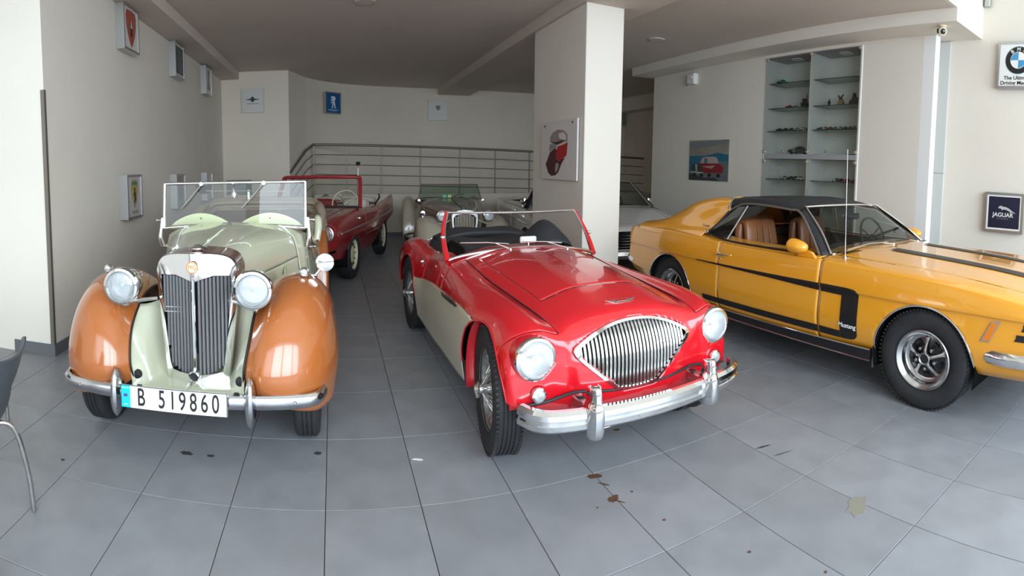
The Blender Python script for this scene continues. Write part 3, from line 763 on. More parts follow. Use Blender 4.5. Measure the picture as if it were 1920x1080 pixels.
art2([(200, 770), (460, 790), (460, 820), (200, 790)], (.5, .5, .48), 6, 'bumper_shape')
for cx in (280, 430, 590, 770): art2([(cx + 38 * cos(a), 845 + 42 * sin(a)) for a in np.linspace(0, 2 * pi, 14)[:-1]], (.015, .015, .018), 6, 'wheel_shape')

# ---- ceiling discs, camera, siren box, socket, bracket
for (x, y, lb) in ((.40, 6.5, 'round flush white ceiling light nearest the left wall'), (4.55, 6.8, 'round flush white ceiling light between the pillar and the cabinet wall')):
    t = empty('ceiling_light', (x, y, ZC), 0, lb, 'light', 'round ceiling lights')
    MB().lathe([(.125, 0), (.125, -.012), (.11, -.016)], n=36, cap=False).build('rim', M['ceiling'], t)
    MB().lathe([(.11, -.014), (.001, -.014)], n=36, cap=False).build('diffuser', M['ceiling'], t)
t = empty('security_camera', (5.62, 2.80, ZB), 0, 'small cream security camera under the beam corner near the tall cupboard', 'camera')
M['cream_pl'] = mat('cream_plastic', (.74, .68, .5), .35)
MB().lathe([(.05, 0), (.05, -.014), (.03, -.024)], n=24).build('mount', M['cream_pl'], t)
CM = Matrix.Translation((0, 0, -.06)) @ Vector((-.80, -.55, -.30)).to_track_quat('Z', 'Y').to_matrix().to_4x4()
MB().lathe([(.001, -.06), (.035, -.055), (.047, -.03), (.050, .02), (.046, .055), (.038, .062)], n=26).xf(CM).build('housing', M['cream_pl'], t)
MB().lathe([(.038, .058), (.030, .064), (.001, .066)], n=24, cap=False).xf(CM).build('lens', M['blackgloss'], t)
MB().box((-.02, .045, -.06), (.03, .02, .05), .004).build('adjusting_clamp', M['black'], t)
t = empty('siren_box', (XC, 7.62, 3.13), 0, 'white plastic alarm box high on the cabinet wall under the beam', 'alarm')
MB().box((-.05, 0, 0), (.10, .20, .19), .012).build('housing', M['white'], t)
MB().tube([(-.11, -.06, .02), (-.11, -.02, .02)], .014).build('sensor', M['white'], t)
MB().box((-.02, .14, -.07), (.04, .05, .06), .006).build('cable_clip', M['white'], t)
t = empty('wall_bracket', (XR, 2.50, 3.9), 0, 'grey metal bracket at the top of the right wall above the beam', 'bracket')
MB().box((-.03, 0, 0), (.05, .07, .42), .004).build('plate', M['alu'], t)
t = empty('power_socket', (4.05, 11.715, .76), 0, 'small grey power socket box on the low back wall under the railing', 'socket')
MB().box((0, -.015, 0), (.09, .03, .16), .004).build('box', mat('grey_pl', (.4, .4, .38), .5), t)

# ---- low wall with the railing of the ramp
PY = 11.80
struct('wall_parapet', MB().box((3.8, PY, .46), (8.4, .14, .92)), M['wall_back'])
struct('baseboard_parapet', MB().box((3.8, PY - .076, .04), (8.4, .012, .08)), M['skirt'])
rl = empty('handrail', (-.41, PY, 0), 0, 'grey metal railing with thin horizontal rods above the low back wall', 'railing')
SX = lambda x: x + .41
top = lambda x: 2.005 - .025 * (x + .41)
xs = [-.41, .30, 1.06, 1.92, 2.81, 3.64, 4.47, 5.3, 6.1]
MB().tube([(SX(x), 0, top(x)) for x in np.linspace(-.41, 7.6, 12)], .026, 10).build('top_rail', M['steel'], rl)
MB().tube([(0, 0, 2.005), (-.16, -.32, 1.86), (-.46, -.86, 1.40)], .026, 10).build('top_rail', M['steel'], rl)
for k, x in enumerate(xs):
    MB().box((SX(x), 0, (top(x)) / 2 + (.30 if k else .0)), (.035, .012 if k else .035, top(x) - (.62 if k else .0)), .002).build('post', M['steel'], rl)
for k in range(4):
    dz = .215 * (k + 1)
    if 2.0 - dz > 0.98: MB().tube([(SX(x), 0, top(x) - dz) for x in np.linspace(-.41, 7.6, 10)], .009, 8).build('rod', M['steel'], rl)
    MB().tube([(0, 0, 2.005 - dz), (-.16, -.32, 1.86 - dz), (-.46, -.86, 1.40 - dz)], .009, 8).build('rod', M['steel'], rl)

# ---- chairs at the left edge
M['shellgrey'] = mat('grey_chair_plastic', (.075, .085, .095), .45)
def chair(loc, rz, label):
    t = empty('chair', loc, rz, label, 'chair', 'grey shell chairs at the left edge')
    def g(y, zc, w, bend):
        return [(x * w, y + bend * x * x, zc + .02 * x * x) for x in np.linspace(-1, 1, 7)]
    # seat and back in one moulded shell: front edge -> seat -> back top
    st = net([g(-.22, .425, .19, .0), g(-.18, .445, .21, 0), g(0, .44, .225, 0), g(.14, .445, .225, -.01), g(.20, .50, .225, -.03), g(.235, .60, .225, -.045), g(.275, .69, .22, -.05), g(.305, .775, .205, -.05), g(.315, .80, .17, -.03)], 34, 15)
    shell(MB().grid(st).build('seat_shell', M['shellgrey'], t), .009)
    for sx in (-1, 1):
        MB().tube([(sx * .13, -.10, .43), (sx * .18, -.19, .40), (sx * .205, -.24, .2), (sx * .215, -.25, 0.006)], .0125, 10, smooth=16).build('leg', M['chrome_dull'], t)
        MB().tube([(sx * .13, .10, .43), (sx * .19, .20, .40), (sx * .22, .25, .2), (sx * .23, .27, 0.006)], .0125, 10, smooth=16).build('leg', M['chrome_dull'], t)
    MB().tube([(-.13, -.1, .43), (.13, -.1, .43), (.13, .1, .43), (-.13, .1, .43)], .008, 8, closed=True).build('under_frame', M['chrome_dull'], t)
    return t
chair((-1.51, 1.70, 0), radians(-78), 'grey plastic shell chair on bent metal legs, standing nearest on the left')
chair((-2.13, 2.42, 0), radians(90), 'grey shell chair mostly hidden beyond the nearest grey chair')
# ================================================================ car building helpers
def tyre_mb(R, w, ri, grooves=4):
    h = w / 2
    P = [(ri, -h * .72), (ri + .012, -h * .86), (ri + (R - ri) * .45, -h * 1.0), (R - .028, -h * .97), (R - .010, -h * .84), (R - .003, -h * .72)]
    n = grooves; step = 2 * h * .68 / n
    for k in range(n):
        a = -h * .68 + k * step
        P += [(R, a + .002), (R, a + step - .008), (R - .007, a + step - .006), (R - .007, a + step - .001)]
    P = P[:-2] + [(R - .003, h * .72), (R - .010, h * .84), (R - .028, h * .97), (ri + (R - ri) * .45, h), (ri + .012, h * .86), (ri, h * .72)]
    return MB().lathe(P, axis='x', n=64, cap=False)
def tread_blocks(mb, R, w, n=90):
    """shoulder lugs standing proud of the tread"""
    for k in range(n):
        a = 2 * pi * k / n
        for sx in (-1, 1):
            s0 = len(mb.v); mb.box((sx * w * .41, 0, R - .002), (w * .10, .011, .012))
            mb.xf(Matrix.Rotation(a, 4, 'X'), s0)
    return mb
def wheel_wire(parent, loc, side, R=.33, w=.15, ri=.205):
    t = tread_blocks(tyre_mb(R, w, ri, 5), R, w, 80).build('wheel', M['rubber'], parent); t.location = loc; t.rotation_euler = (0, 0, 0 if side < 0 else pi)
    rim = MB().lathe([(ri + .006, -w * .40), (ri + .010, -w * .37), (ri + .004, -w * .33), (ri - .012, -w * .30), (ri - .020, -.02), (ri - .030, 0), (ri - .020, .02), (ri - .012, w * .36), (ri + .006, w * .40)], axis='x', n=56, cap=False)
    shell(rim.build('rim', M['silverpaint'], t), .003)
    sp = MB()
    for k in range(24):
        a = 2 * pi * k / 24
        for (da, x0, r0, x1, r1) in ((.26, -.085, .030, .004, ri - .026), (-.26, -.085, .030, .004, ri - .026), (.2, .03, .045, -.035, ri - .014), (-.2, .03, .045, -.035, ri - .014)):
            sp.tube([(x0, r0 * cos(a + da * 2), r0 * sin(a + da * 2)), (x1, r1 * cos(a), r1 * sin(a))], .0022, 5, cap=False)
    q = sp.build('spokes', M['silverpaint'], t); q['kind'] = 'stuff'
    MB().lathe([(.052, .045), (.05, .0), (.036, -.06), (.034, -.085), (.045, -.088), (.045, -.10), (.030, -.108), (.022, -.125), (.001, -.128)], axis='x', n=30).build('hub', M['chrome_dull'], t)
    MB().prism([(.018 * cos(a), .018 * sin(a)) if k % 4 else (.062 * cos(a), .062 * sin(a)) for k, a in ((k, 2 * pi * k / 8 + .4) for k in range(8))], .012, 'yz', -.122).build('knock_off_nut', M['chrome_dull'], t)
    return t
def wheel_disc(parent, loc, side, R=.33, w=.145, ri=.205, paint=None, cap=True, slots=0, slotmat=None):
    t = tyre_mb(R, w, ri, 4).build('wheel', M['rubber'], parent); t.location = loc; t.rotation_euler = (0, 0, 0 if side < 0 else pi)
    MB().lathe([(ri + .008, -w * .42), (ri, -w * .36), (ri - .014, -w * .30), (ri - .03, -.015), (ri - .06, -.02), (.11, -.045), (.075, -.05), (.001, -.05)], axis='x', n=48, cap=False).build('rim', paint or M['silverpaint'], t)
    for k in range(slots):
        a = 2 * pi * k / slots
        MB().tube([(-.030, (ri - .085) * cos(a), (ri - .085) * sin(a)), (-.030, (ri - .035) * cos(a), (ri - .035) * sin(a))], .016, 8).build('vent_slot', slotmat or M['black'], t)
    if cap: MB().lathe([(.085, -.045), (.082, -.065), (.055, -.085), (.001, -.092)], axis='x', n=30).build('hubcap', M['chrome'], t)
    return t
def wheel_magnum(parent, loc, side, R=.333, w=.20, ri=.188):
    t = tread_blocks(tyre_mb(R, w, ri, 5), R, w, 74).build('wheel', M['rubber'], parent); t.location = loc; t.rotation_euler = (0, 0, 0 if side < 0 else pi)
    MB().lathe([(ri + .012, -w * .47), (ri + .006, -w * .49), (ri - .004, -w * .46), (ri - .010, -w * .40), (ri - .022, -w * .36), (ri - .026, -.03), (ri - .036, -.022), (ri - .050, -.018), (ri - .055, -.01)], axis='x', n=56, cap=False).build('rim', M['steel_bright'], t)
    MB().lathe([(ri - .045, -.012), (.05, -.03), (.001, -.03)], axis='x', n=48, cap=False).build('wheel_centre', M['blackgloss'], t)
    for k in range(5):
        a = 2 * pi * k / 5 + .31
        mb = MB(); 
        prof = [(.038, -.060, .017), (.06, -.058, .014), (.09, -.044, .013), (.12, -.030, .017), (ri - .046, -.022, .030)]
        G = np.array([[(x + .014, r, -hw), (x, r, -hw * .7), (x - .004, r, 0), (x, r, hw * .7), (x + .014, r, hw)] for r, x, hw in prof])
        mb.grid(cr(G.reshape(5, -1), 12).reshape(12, 5, 3)); mb.xf(Matrix.Rotation(a, 4, 'X'))
        shell(mb.build('spoke', M['steel_bright'], t), .004)
        b = a + pi / 5
        MB().lathe([(.012, -.028), (.011, -.05), (.001, -.054)], (0, .072 * cos(b), .072 * sin(b)), axis='x', n=10).build('wheel_nut', M['steel_bright'], t)
        MB().tube([(-.026, .115 * cos(b - .16), .115 * sin(b - .16)), (-.024, .118 * cos(b + .16), .118 * sin(b + .16))], .012, 8).build('vent_slot', M['black'], t)
    MB().lathe([(.042, -.05), (.042, -.066), (.034, -.070), (.030, -.066)], axis='x', n=30, cap=False).build('cap_ring', M['steel_bright'], t)
    MB().lathe([(.030, -.064), (.001, -.064)], axis='x', n=24, cap=False).build('centre_cap', M['black'], t)
    return t
def headlight(parent, c, r, depth=.05, bucket=None, bmat=None, axis='y', rim=None, ldepth=.22, lmat=None, name='headlight', visor=False):
    """round lamp facing -y: rim (part) > lens"""
    x, y, z = c
    o = MB().lathe([(r * .86, -depth * .30), (r * .92, -depth * .46), (r, -depth * .40), (r * 1.04, -depth * .1), (r * 1.05, depth * .5)], (x, y, z), axis='y', n=44, cap=False)
    h = o.build(name, rim or M['chrome'], parent)
    shell(h, .004)
    L = MB().lathe([(r * .88, -depth * .30)] + [(r * .88 * cos(a), -depth * .30 - r * ldepth * sin(a)) for a in (.25, .5, .8, 1.1, 1.35)] + [(.0005, -depth * .30 - r * ldepth)], (x, y, z), axis='y', n=44, cap=False)
    L.build('lens', lmat or M['lensglass'], h)
    MB().lathe([(r * .87, -depth * .25), (r * .7, depth * .6), (r * .4, depth * 1.4), (.001, depth * 1.7)], (x, y, z), axis='y', n=36, cap=False).build('reflector', M['reflector'], h)
    MB().lathe([(.001, -.0), (r * .13, .01), (r * .13, .05), (.001, .055)], (x, y - depth * .1, z), axis='y', n=14).build('bulb', M['white'], h)
    if bucket:
        pr = [(r * 1.03, depth * .3)] + bucket
        b = MB().lathe([(a, hgt) for a, hgt in pr], (x, y, z), axis='y', n=40); b.build('lamp_bucket', bmat or rim or M['chrome'], h)
    return h
def steering_wheel(parent, c, r, tilt, m, spokes=3, hubm=None):
    t = MB().tube([(r * cos(a), 0, r * sin(a)) for a in np.linspace(0, 2 * pi, 41)[:-1]], .010, 8, closed=True)
    for k in range(spokes):
        a = pi / 2 + 2 * pi * k / spokes + (pi if spokes == 3 else 0)
        t.tube([(0, .015, 0), (r * cos(a), 0, r * sin(a))], .006, 6)
    t.lathe([(.03, .0), (.032, .02), (.02, .03)], axis='y', n=16)
    t.tube([(0, .02, 0), (0, -.30, 0)], .012, 8)
    t.xf(Matrix.Translation(c) @ Matrix.Rotation(tilt, 4, 'X'))
    return t.build('steering_wheel', m, parent)
def seat(parent, c, w, m, backh=.45, name='seat', tuck=5):
    x, y, z = c
    G = []
    prof = [(-.28, z + .06), (-.30, z + .12), (-.24, z + .16), (0, z + .14), (.18, z + .13), (.22, z + .22), (.25, z + backh * .7), (.29, z + backh), (.33, z + backh + .03), (.38, z + backh - .02), (.36, z + .1)]
    for (dy, zz) in prof:
        t = max(0, (zz - z - .15)) / max(backh, .1)
        ww = w * (1 - .18 * t)
        G.append([(x - ww, y + dy + .05, zz - .03), (x - ww * .92, y + dy + .01, zz), (x - ww * .45, y + dy + .0, zz + .012), (x, y + dy + .004, zz + .008), (x + ww * .45, y + dy, zz + .012), (x + ww * .92, y + dy + .01, zz), (x + ww, y + dy + .05, zz - .03)])
    o = MB().grid(net(G, 40, 21)).build(name, m, parent, 60); shell(o, .02); return o
def wiper(parent, a, b, c, m=None):
    """arm from pivot a to b, blade from b to c (lists of points)"""
    o = MB().tube([a, b], [.007, .004], 6).lathe([(.012, 0), (.012, .015), (.005, .022)], (a[0], a[1], a[2] - .008), n=12).build('wiper_arm', M['chrome'], parent)
    MB().tube(c, .0045, 6).build('wiper_blade', m or M['black'], o)
    return o
def bumper_bar(pts, prof, n=40):
    """sweep a closed 2D profile [(out, up)] along a path lying in plan; out = away from the car"""
    P = cr(pts, n); T = np.gradient(P, axis=0); T /= np.linalg.norm(T, axis=1)[:, None]
    G = []
    for p, t in zip(P, T):
        nrm = np.array([t[1], -t[0], 0]); nrm /= np.linalg.norm(nrm)
        G.append([p + nrm * a + np.array([0, 0, b]) for a, b in prof])
    G = np.array(G); mb = MB().grid(G, closed_v=True); k = G.shape[1]
    mb.f.append(tuple(range(k))[::-1]); mb.f.append(tuple((len(G) - 1) * k + a for a in range(k)))
    return mb
def paint(name, c, rough=.22, coat=1.0, **k): return mat(name, c, rough, 0, coat=coat, coat_rough=.02, **k)
M['silverpaint'] = mat('silver_paint', (.50, .50, .49), .32, .8, noise=.35, nscale=25)
M['steel_bright'] = mat('bright_steel', (.62, .62, .62), .22, 1.0, noise=.2, nscale=12)
M['reflector'] = mat('lamp_reflector', (.93, .93, .93), .3, .75, bump=.2, bscale=30)
m = glass('lamp_glass', (.97, 1, 1), trans=.93, refl=.16); M['lensglass'] = m
n_ = m.node_tree; g_ = [q for q in n_.nodes if q.type == 'BSDF_GLOSSY'][0]; wv = n_.nodes.new('ShaderNodeTexWave'); wv.inputs['Scale'].default_value = 16; tc_ = n_.nodes.new('ShaderNodeTexCoord'); bp_ = n_.nodes.new('ShaderNodeBump'); bp_.inputs['Strength'].default_value = .35
n_.links.new(tc_.outputs['Object'], wv.inputs['Vector']); n_.links.new(wv.outputs['Fac'], bp_.inputs['Height']); n_.links.new(bp_.outputs[0], g_.inputs['Normal'])
# frosted fluting of the glass: a share of diffuse white
df_ = n_.nodes.new('ShaderNodeBsdfDiffuse'); df_.inputs[0].default_value = (.9, .93, .95, 1); mx_ = n_.nodes.new('ShaderNodeMixShader'); mx_.inputs[0].default_value = .22
out_ = [q for q in n_.nodes if q.type == 'OUTPUT_MATERIAL'][0]; src = out_.inputs[0].links[0].from_socket
n_.links.new(src, mx_.inputs[1]); n_.links.new(df_.outputs[0], mx_.inputs[2]); n_.links.new(mx_.outputs[0], out_.inputs[0])
def strip(name, pts, r, m, parent, smooth=30, flat=1.0, n=8):
    return MB().tube(pts, r, n, smooth=smooth, flat=flat).build(name, m, parent)
def decal(name, outline, surf, m, parent, off=.0015):
    """thin film laid on a body: outline is a grid of points already on the surface"""
    pass
# ================================================================ red and cream open two-seater (middle)
def red_roadster():
    t = empty('vintage_car', (1.455, 2.72, 0), radians(2), 'bright red open roadster with cream lower sides and a wide triangular chrome grille', 'car')
    RED_ = paint('signal_red_paint', (.60, .004, .012), .25); CR_ = paint('cream_side_paint', (.70, .66, .50), .3)
    k = .905
    S = [
     [(0,-.46,.265),(.22,-.455,.27),(.40,-.43,.305),(.50,-.41,.325),(.57,-.405,.33),(.62,-.405,.345),(.66,-.395,.355),(.68,-.39,.375),(.69,-.388,.385)],
     [(0,-.465,.40),(.22,-.455,.40),(.38,-.435,.40),(.50,-.415,.40),(.60,-.41,.41),(.67,-.395,.41),(.71,-.385,.42),(.725,-.378,.405),(.732,-.374,.40)],
     [(0,-.445,.58),(.22,-.44,.58),(.37,-.425,.59),(.46,-.415,.60),(.57,-.405,.62),(.68,-.37,.60),(.742,-.35,.56),(.755,-.34,.47),(.752,-.337,.40)],
     [(0,-.375,.765),(.22,-.37,.755),(.38,-.36,.725),(.47,-.375,.715),(.58,-.365,.738),(.69,-.305,.70),(.755,-.25,.62),(.77,-.24,.50),(.757,-.24,.38)],
     [(0,-.18,.835),(.22,-.18,.822),(.40,-.19,.775),(.49,-.17,.752),(.60,-.15,.785),(.70,-.10,.745),(.765,.0,.63),(.775,.04,.46),(.75,.05,.28)],
     [(0,.12,.885),(.22,.12,.872),(.42,.14,.81),(.51,.15,.775),(.61,.15,.80),(.71,.17,.755),(.77,.2,.672),(.78,.22,.46),(.755,.22,.26)],
     [(0,.52,.912),(.24,.52,.90),(.44,.53,.84),(.53,.54,.80),(.615,.55,.805),(.70,.55,.765),(.76,.55,.666),(.772,.55,.46),(.745,.55,.22)],
     [(0,1.0,.925),(.25,1.0,.915),(.46,1.0,.87),(.54,1.0,.845),(.60,1.0,.828),(.68,1.0,.785),(.745,1.0,.642),(.76,1.0,.46),(.73,1.0,.20)],
     [(0,1.32,.925),(.3,1.32,.912),(.5,1.32,.875),(.58,1.32,.85),(.63,1.32,.82),(.68,1.32,.78),(.735,1.32,.622),(.75,1.32,.45),(.725,1.32,.19)],
     [(0,1.72,.90),(.3,1.72,.89),(.5,1.72,.835),(.57,1.72,.80),(.62,1.72,.775),(.67,1.72,.735),(.727,1.72,.575),(.745,1.72,.44),(.72,1.72,.19)],
     [(0,2.02,.88),(.3,2.02,.87),(.48,2.02,.83),(.56,2.02,.80),(.63,2.02,.80),(.69,2.02,.77),(.755,2.02,.545),(.765,2.02,.45),(.735,2.02,.22)],
     [(0,2.33,.86),(.25,2.33,.86),(.45,2.33,.83),(.54,2.33,.81),(.63,2.33,.835),(.72,2.33,.79),(.77,2.33,.60),(.78,2.33,.47),(.75,2.33,.26)],
     [(0,2.68,.81),(.25,2.68,.81),(.43,2.68,.78),(.52,2.68,.765),(.62,2.68,.79),(.71,2.68,.75),(.76,2.68,.63),(.77,2.68,.46),(.745,2.68,.28)],
     [(0,3.02,.70),(.25,3.02,.70),(.43,3.02,.68),(.52,3.0,.67),(.60,3.0,.68),(.68,2.98,.64),(.72,2.96,.55),(.73,2.95,.44),(.705,2.95,.30)],
     [(0,3.20,.50),(.25,3.19,.50),(.43,3.16,.49),(.52,3.12,.48),(.59,3.08,.48),(.64,3.03,.46),(.67,3.0,.43),(.68,2.98,.38),(.67,2.97,.32)]]
    S = [[(x * k, y, z) for x, y, z in r] for r in S]
    G = net(S, 14 * 14 + 1, 8 * 12 + 1)
    B = Body(G, len(S), 9)
    B.arch(0.0, .33, .362, .45); B.arch(2.286, .33, .362, .45)
    # opening behind the grille, cockpit opening
    tri = lambda x, z: (z < .750 - .095 * (np.abs(x) / .33) ** 2.2) & (z > .415 + np.maximum(0, np.abs(x) - .10) * .86)
    C = B.centers()
    B.dead |= (C[..., 1] < -.28) & tri(C[..., 0], C[..., 2]) & (np.abs(C[..., 0]) < .325)
    B.dead |= (C[..., 1] > 1.16) & (C[..., 1] < 2.18) & (np.abs(C[..., 0]) < .515 - .0 * C[..., 1])
    for s_ in (1,): B.dead |= (C[..., 1] < -.25) & (np.hypot(C[..., 0] - .553, C[..., 2] - .625) < .096)
    B.dead |= (C[..., 1] < -.25) & (np.hypot(C[..., 0] - .545, C[..., 2] - .452) < .027)
    cream = lambda X, Y, Z, U, V: (V > 6) & (Y > .05) & (Y < 2.2)
    B.build([('bonnet', lambda X, Y, Z, U, V: (V < 2) & (U > 4.5) & (U < 6.86), RED_, None),
             ('side_panel', cream, CR_, 'cream lower side panel', True),
             ('door', lambda X, Y, Z, U, V: (V > 3.5) & (U > 7.43) & (U < 9), RED_, None, True),
             ('front_fender', lambda X, Y, Z, U, V: (V > 3) & (U < 7) & (U > 3), RED_, None, True)],
            ('body', RED_), t, gap=.0015, thick=.003)
    B.lip(0, .005, 'arch_lip', RED_, t); B.lip(1, .005, 'arch_lip', RED_, t)
    # fender seam piping
    for s in (-1, 1):
        strip('seam_piping', [(s * S[i][3][0], S[i][3][1], S[i][3][2] + .004) for i in (3, 4, 5, 6, 7)], .0035, M['black'], t)
    # inner dark tub, wheel wells, floor
    ub = MB(); ub.box((0, 1.6, .24), (1.12, 2.3, .06)); ub.box((0, .55, .5), (.80, .9, .5)); ub.box((0, 2.45, .48), (.80, .9, .5))
    ub.box((-.33, -.25, .48), (.14, .30, .36)).box((.33, -.25, .48), (.14, .30, .36))
    ub.build('underbody', M['dark'], t)
    for y0 in (0, 2.286):
        for s in (-1, 1):
            G2 = np.array([[(s * xx, y0 + .372 * cos(a), .33 + .372 * sin(a)) for xx in (.40, .5, .6, .668)] for a in np.linspace(-.35, pi - .12, 22)])
            shell(MB().grid(G2).build('wheel_well', RED_ if y0 == 0 else M['dark'], t), .006)
    for s in (-1, 1):
        for y0 in (.372, 2.286 - .40):
            MB().box((s * .56, y0, .40), (.16, .006, .36)).build('splash_panel', RED_ if y0 < 1 else M['dark'], t)
    MB().box((0, -.30, .47), (.72, .02, .36)).build('radiator_core', M['black'], t)
    # grille: frame + bars
    def gout(f):
        P = []
        for x in np.linspace(-.335, .335, 33): P.append((x * f, .61 + (.785 - .105 * (abs(x) / .335) ** 2.2 - .61) * f))
        for x, z in ((.342, .662), (.325, .63), (.22, .535), (.12, .452), (.06, .443), (0, .440), (-.06, .443), (-.12, .452), (-.22, .535), (-.325, .63), (-.342, .662)): P.append((x * f, .61 + (z - .61) * f))
        return P
    yb = lambda x, z: -.457 + .25 * x * x + (max(0, z - .57) ** 2) * 2.0
    o, i = gout(1.0), gout(.93); n = len(o)
    vs = []
    for P, dy in ((o, 0), (o, -.014), (i, -.014), (i, .01)): vs += [(x * 1.03 - .015, yb(x, z - .028) + dy, z - .028) for x, z in P]
    fs = [(a * n + q, a * n + (q + 1) % n, (a + 1) * n + (q + 1) % n, (a + 1) * n + q) for a in range(3) for q in range(n)]
    gf = MB().add(vs, fs).build('grille_frame', M['chrome'], t)
    for q in range(-14, 15):
        x = q * .0215
        zt = .61 + (.785 - .105 * (abs(x) / .335) ** 2.2 - .61) * .95
        ax = abs(x); zb = np.interp(ax, [0, .06, .12, .22, .325, .34], [.447, .450, .460, .543, .64, .66])
        if zt - zb < .02: continue
        zz = np.linspace(zb, zt, 9)
        G2 = np.array([[(x - .0085, yb(x, z) + .014, z), (x - .0065, yb(x, z) - .002, z), (x, yb(x, z) - .007, z), (x + .0065, yb(x, z) - .002, z), (x + .0085, yb(x, z) + .014, z)] for z in zz])
        G2[..., 0] = G2[..., 0] * 1.03 - .015; G2[..., 2] -= .028; G2[..., 1] -= .002; MB().grid(G2).build('grille_bar', M['grillebar'], t)
    # badges
    bx = MB().prism([(-.095, .012), (-.05, .006), (-.04, .012), (.04, .012), (.05, .006), (.095, .012), (.05, -.012), (.035, -.018), (-.035, -.018), (-.05, -.012)], .006, 'xy', 0)
    bx.xf(Matrix.Translation((-.01, -.28, .812)) @ Matrix.Rotation(radians(28), 4, 'X')); bx.build('bonnet_badge', M['chrome'], t)
    bx = MB().box((0, 0, .004), (.07, .012, .004)); bx.xf(Matrix.Translation((-.01, -.281, .815)) @ Matrix.Rotation(radians(28), 4, 'X')); bx.build('badge_inlay', mat('badge_red', (.3, .01, .01), .3), t)
    for q, ch in enumerate(('A', '100')):
        pass
    # lamps
    for s in (-1, 1):
        MB().lathe([(.100, .13), (.106, .05), (.109, -.002), (.106, -.018), (.098, -.02)], (s * .553, -.372, .622 + .006 * s), axis='y', n=44, cap=False).build('headlight_nacelle', RED_, t)
        headlight(t, (s * .553, -.395, .622 + .006 * s), .098, .035, lmat=M['lensglass'], ldepth=.30)
        p = headlight(t, (s * .545, -.425, .452), .032, .02, name='side_light', ldepth=.35)
    # bumper
    pr = [(.0, -.050), (.022, -.050), (.040, -.035), (.042, -.012), (.030, -.004), (.030, .004), (.042, .012), (.040, .035), (.022, .050), (.0, .050)]
    bpts = [(-.62, -.42, .375), (-.585, -.495, .375), (-.50, -.545, .375), (-.25, -.585, .375), (0, -.60, .375), (.25, -.585, .375), (.50, -.545, .375), (.61, -.49, .375), (.645, -.42, .375)]
    bumper_bar(bpts, pr, 50).build('front_bumper', M['chrome'], t)
    strip('bumper_apron_seal', [(-.60, -.42, .41), (-.50, -.435, .42), (-.36, -.445, .445), (-.2, -.455, .425), (0, -.46, .415), (.2, -.455, .425), (.36, -.445, .445), (.50, -.435, .42), (.60, -.42, .41)], .008, M['black'], t)
    for s in (-1, 1):
        G2 = np.array([[(s * .345 + dx * w, -.600 - d * dd, z) for dx, dd in ((-1, -.6), (-.95, .35), (-.5, .9), (0, 1), (.5, .9), (.95, .35), (1, -.6))] for z, w, d in ((.285, .018, .02), (.295, .034, .045), (.33, .042, .058), (.395, .044, .062), (.43, .040, .058), (.46, .030, .05), (.50, .027, .045), (.525, .026, .035), (.532, .018, .010))])
        G2 = cr(G2.reshape(9, -1), 30).reshape(30, 7, 3); 
        shell(MB().grid(G2).build('overrider', M['chrome'], t), .004)
        MB().box((s * .345, -.50, .40), (.05, .16, .05), .006).build('bumper_bracket', M['chrome_dull'], t)
    # tow-loops and pipes below
    strip('anti_roll_bar', [(-.30, -.36, .24), (-.2, -.42, .225), (0, -.40, .235), (.2, -.36, .25), (.32, -.30, .26)], .012, M['chrome_dull'], t)
    MB().box((.22, -.43, .255), (.05, .05, .035), .004).build('spring_shackle', M['white'], t)
    # windscreen
    def ws(u, v): # u -1..1, v 0..1
        x = u * (.59 - .045 * v); y = 1.12 + .24 * v - .02 - .09 * (1 - u * u) * 1.0
        z = .835 + .085 * (1 - u * u) ** .8 * (1 - v) + v * .325 
        return (x, y, z)
    G2 = np.array([[ws(u, v) for u in np.linspace(-1, 1, 31)] for v in np.linspace(0, 1, 9)])
    g_ = MB().grid(G2).build('windscreen', M['glass'], t)
    top_ = [ws(u, 1) for u in np.linspace(-1, 1, 21)]; MB().tube(top_, .009, 8).build('top_frame', M['chrome_dull'], g_)
    MB().tube([(x, y - .004, z) for x, y, z in [ws(u, 0) for u in np.linspace(-1, 1, 25)]], .013, 10).build('bottom_frame', M['chrome'], g_)
    for s in (-1, 1):
        P = [ws(s, v) for v in np.linspace(-.02, 1.03, 9)]; P = [(x + s * (.006 + .026 * sin(pi * q / 8)), y + .02 * sin(pi * q / 8), z) for q, (x, y, z) in enumerate(P)]
        MB().tube(P, [.022, .020, .016, .012, .008], 10).build('windscreen_post', RED_, g_)
        MB().tube([(x - s * .014, y - .008, z) for x, y, z in P], .006, 8).build('side_frame', M['chrome_dull'], g_)
        MB().lathe([(.012, 0), (.014, .02), (.006, .03)], (s * .60, 1.20, .99), axis='x' if s > 0 else '-x', n=12).build('wing_nut', M['chrome'], g_)
    wiper(t, (-.17, .95, .922), (-.28, 1.0, .965), [(-.52, 1.045, .965), (-.33, 1.0, .968), (-.17, .985, .955)], M['chrome'])
    wiper(t, (.30, .97, .905), (.14, .985, .955), [(-.06, .99, .968), (.12, .985, .96), (.26, .99, .945)], M['chrome'])
    # mirror on the scuttle
    mm = MB().box((.03, 1.10, .965), (.135, .02, .05), .012).build('mirror', M['white'], t)
    MB().tube([(.03, 1.10, .985), (.03, 1.09, .925)], .006, 8).build('mirror_stem', M['chrome'], mm)
    # black tonneau and folded hood, with the steering wheel hump
    M['tonneau'] = mat('black_tonneau_cloth', (.018, .02, .025), .62, bump=.25, bscale=9)
    def tz(x, y):
        q = .925 + .012 * sin(7 * x + 3 * y) + .015 * cos(5 * y + 2 * x)
        q += .19 * math.exp(-((x - .30) / .16) ** 2 - ((y - 1.42) / .22) ** 2)
        q += .03 * math.exp(-((x + .28) / .2) ** 2 - ((y - 1.75) / .2) ** 2)
        e = max(0, abs(x) - .40) / .12
        return q - .11 * e * e
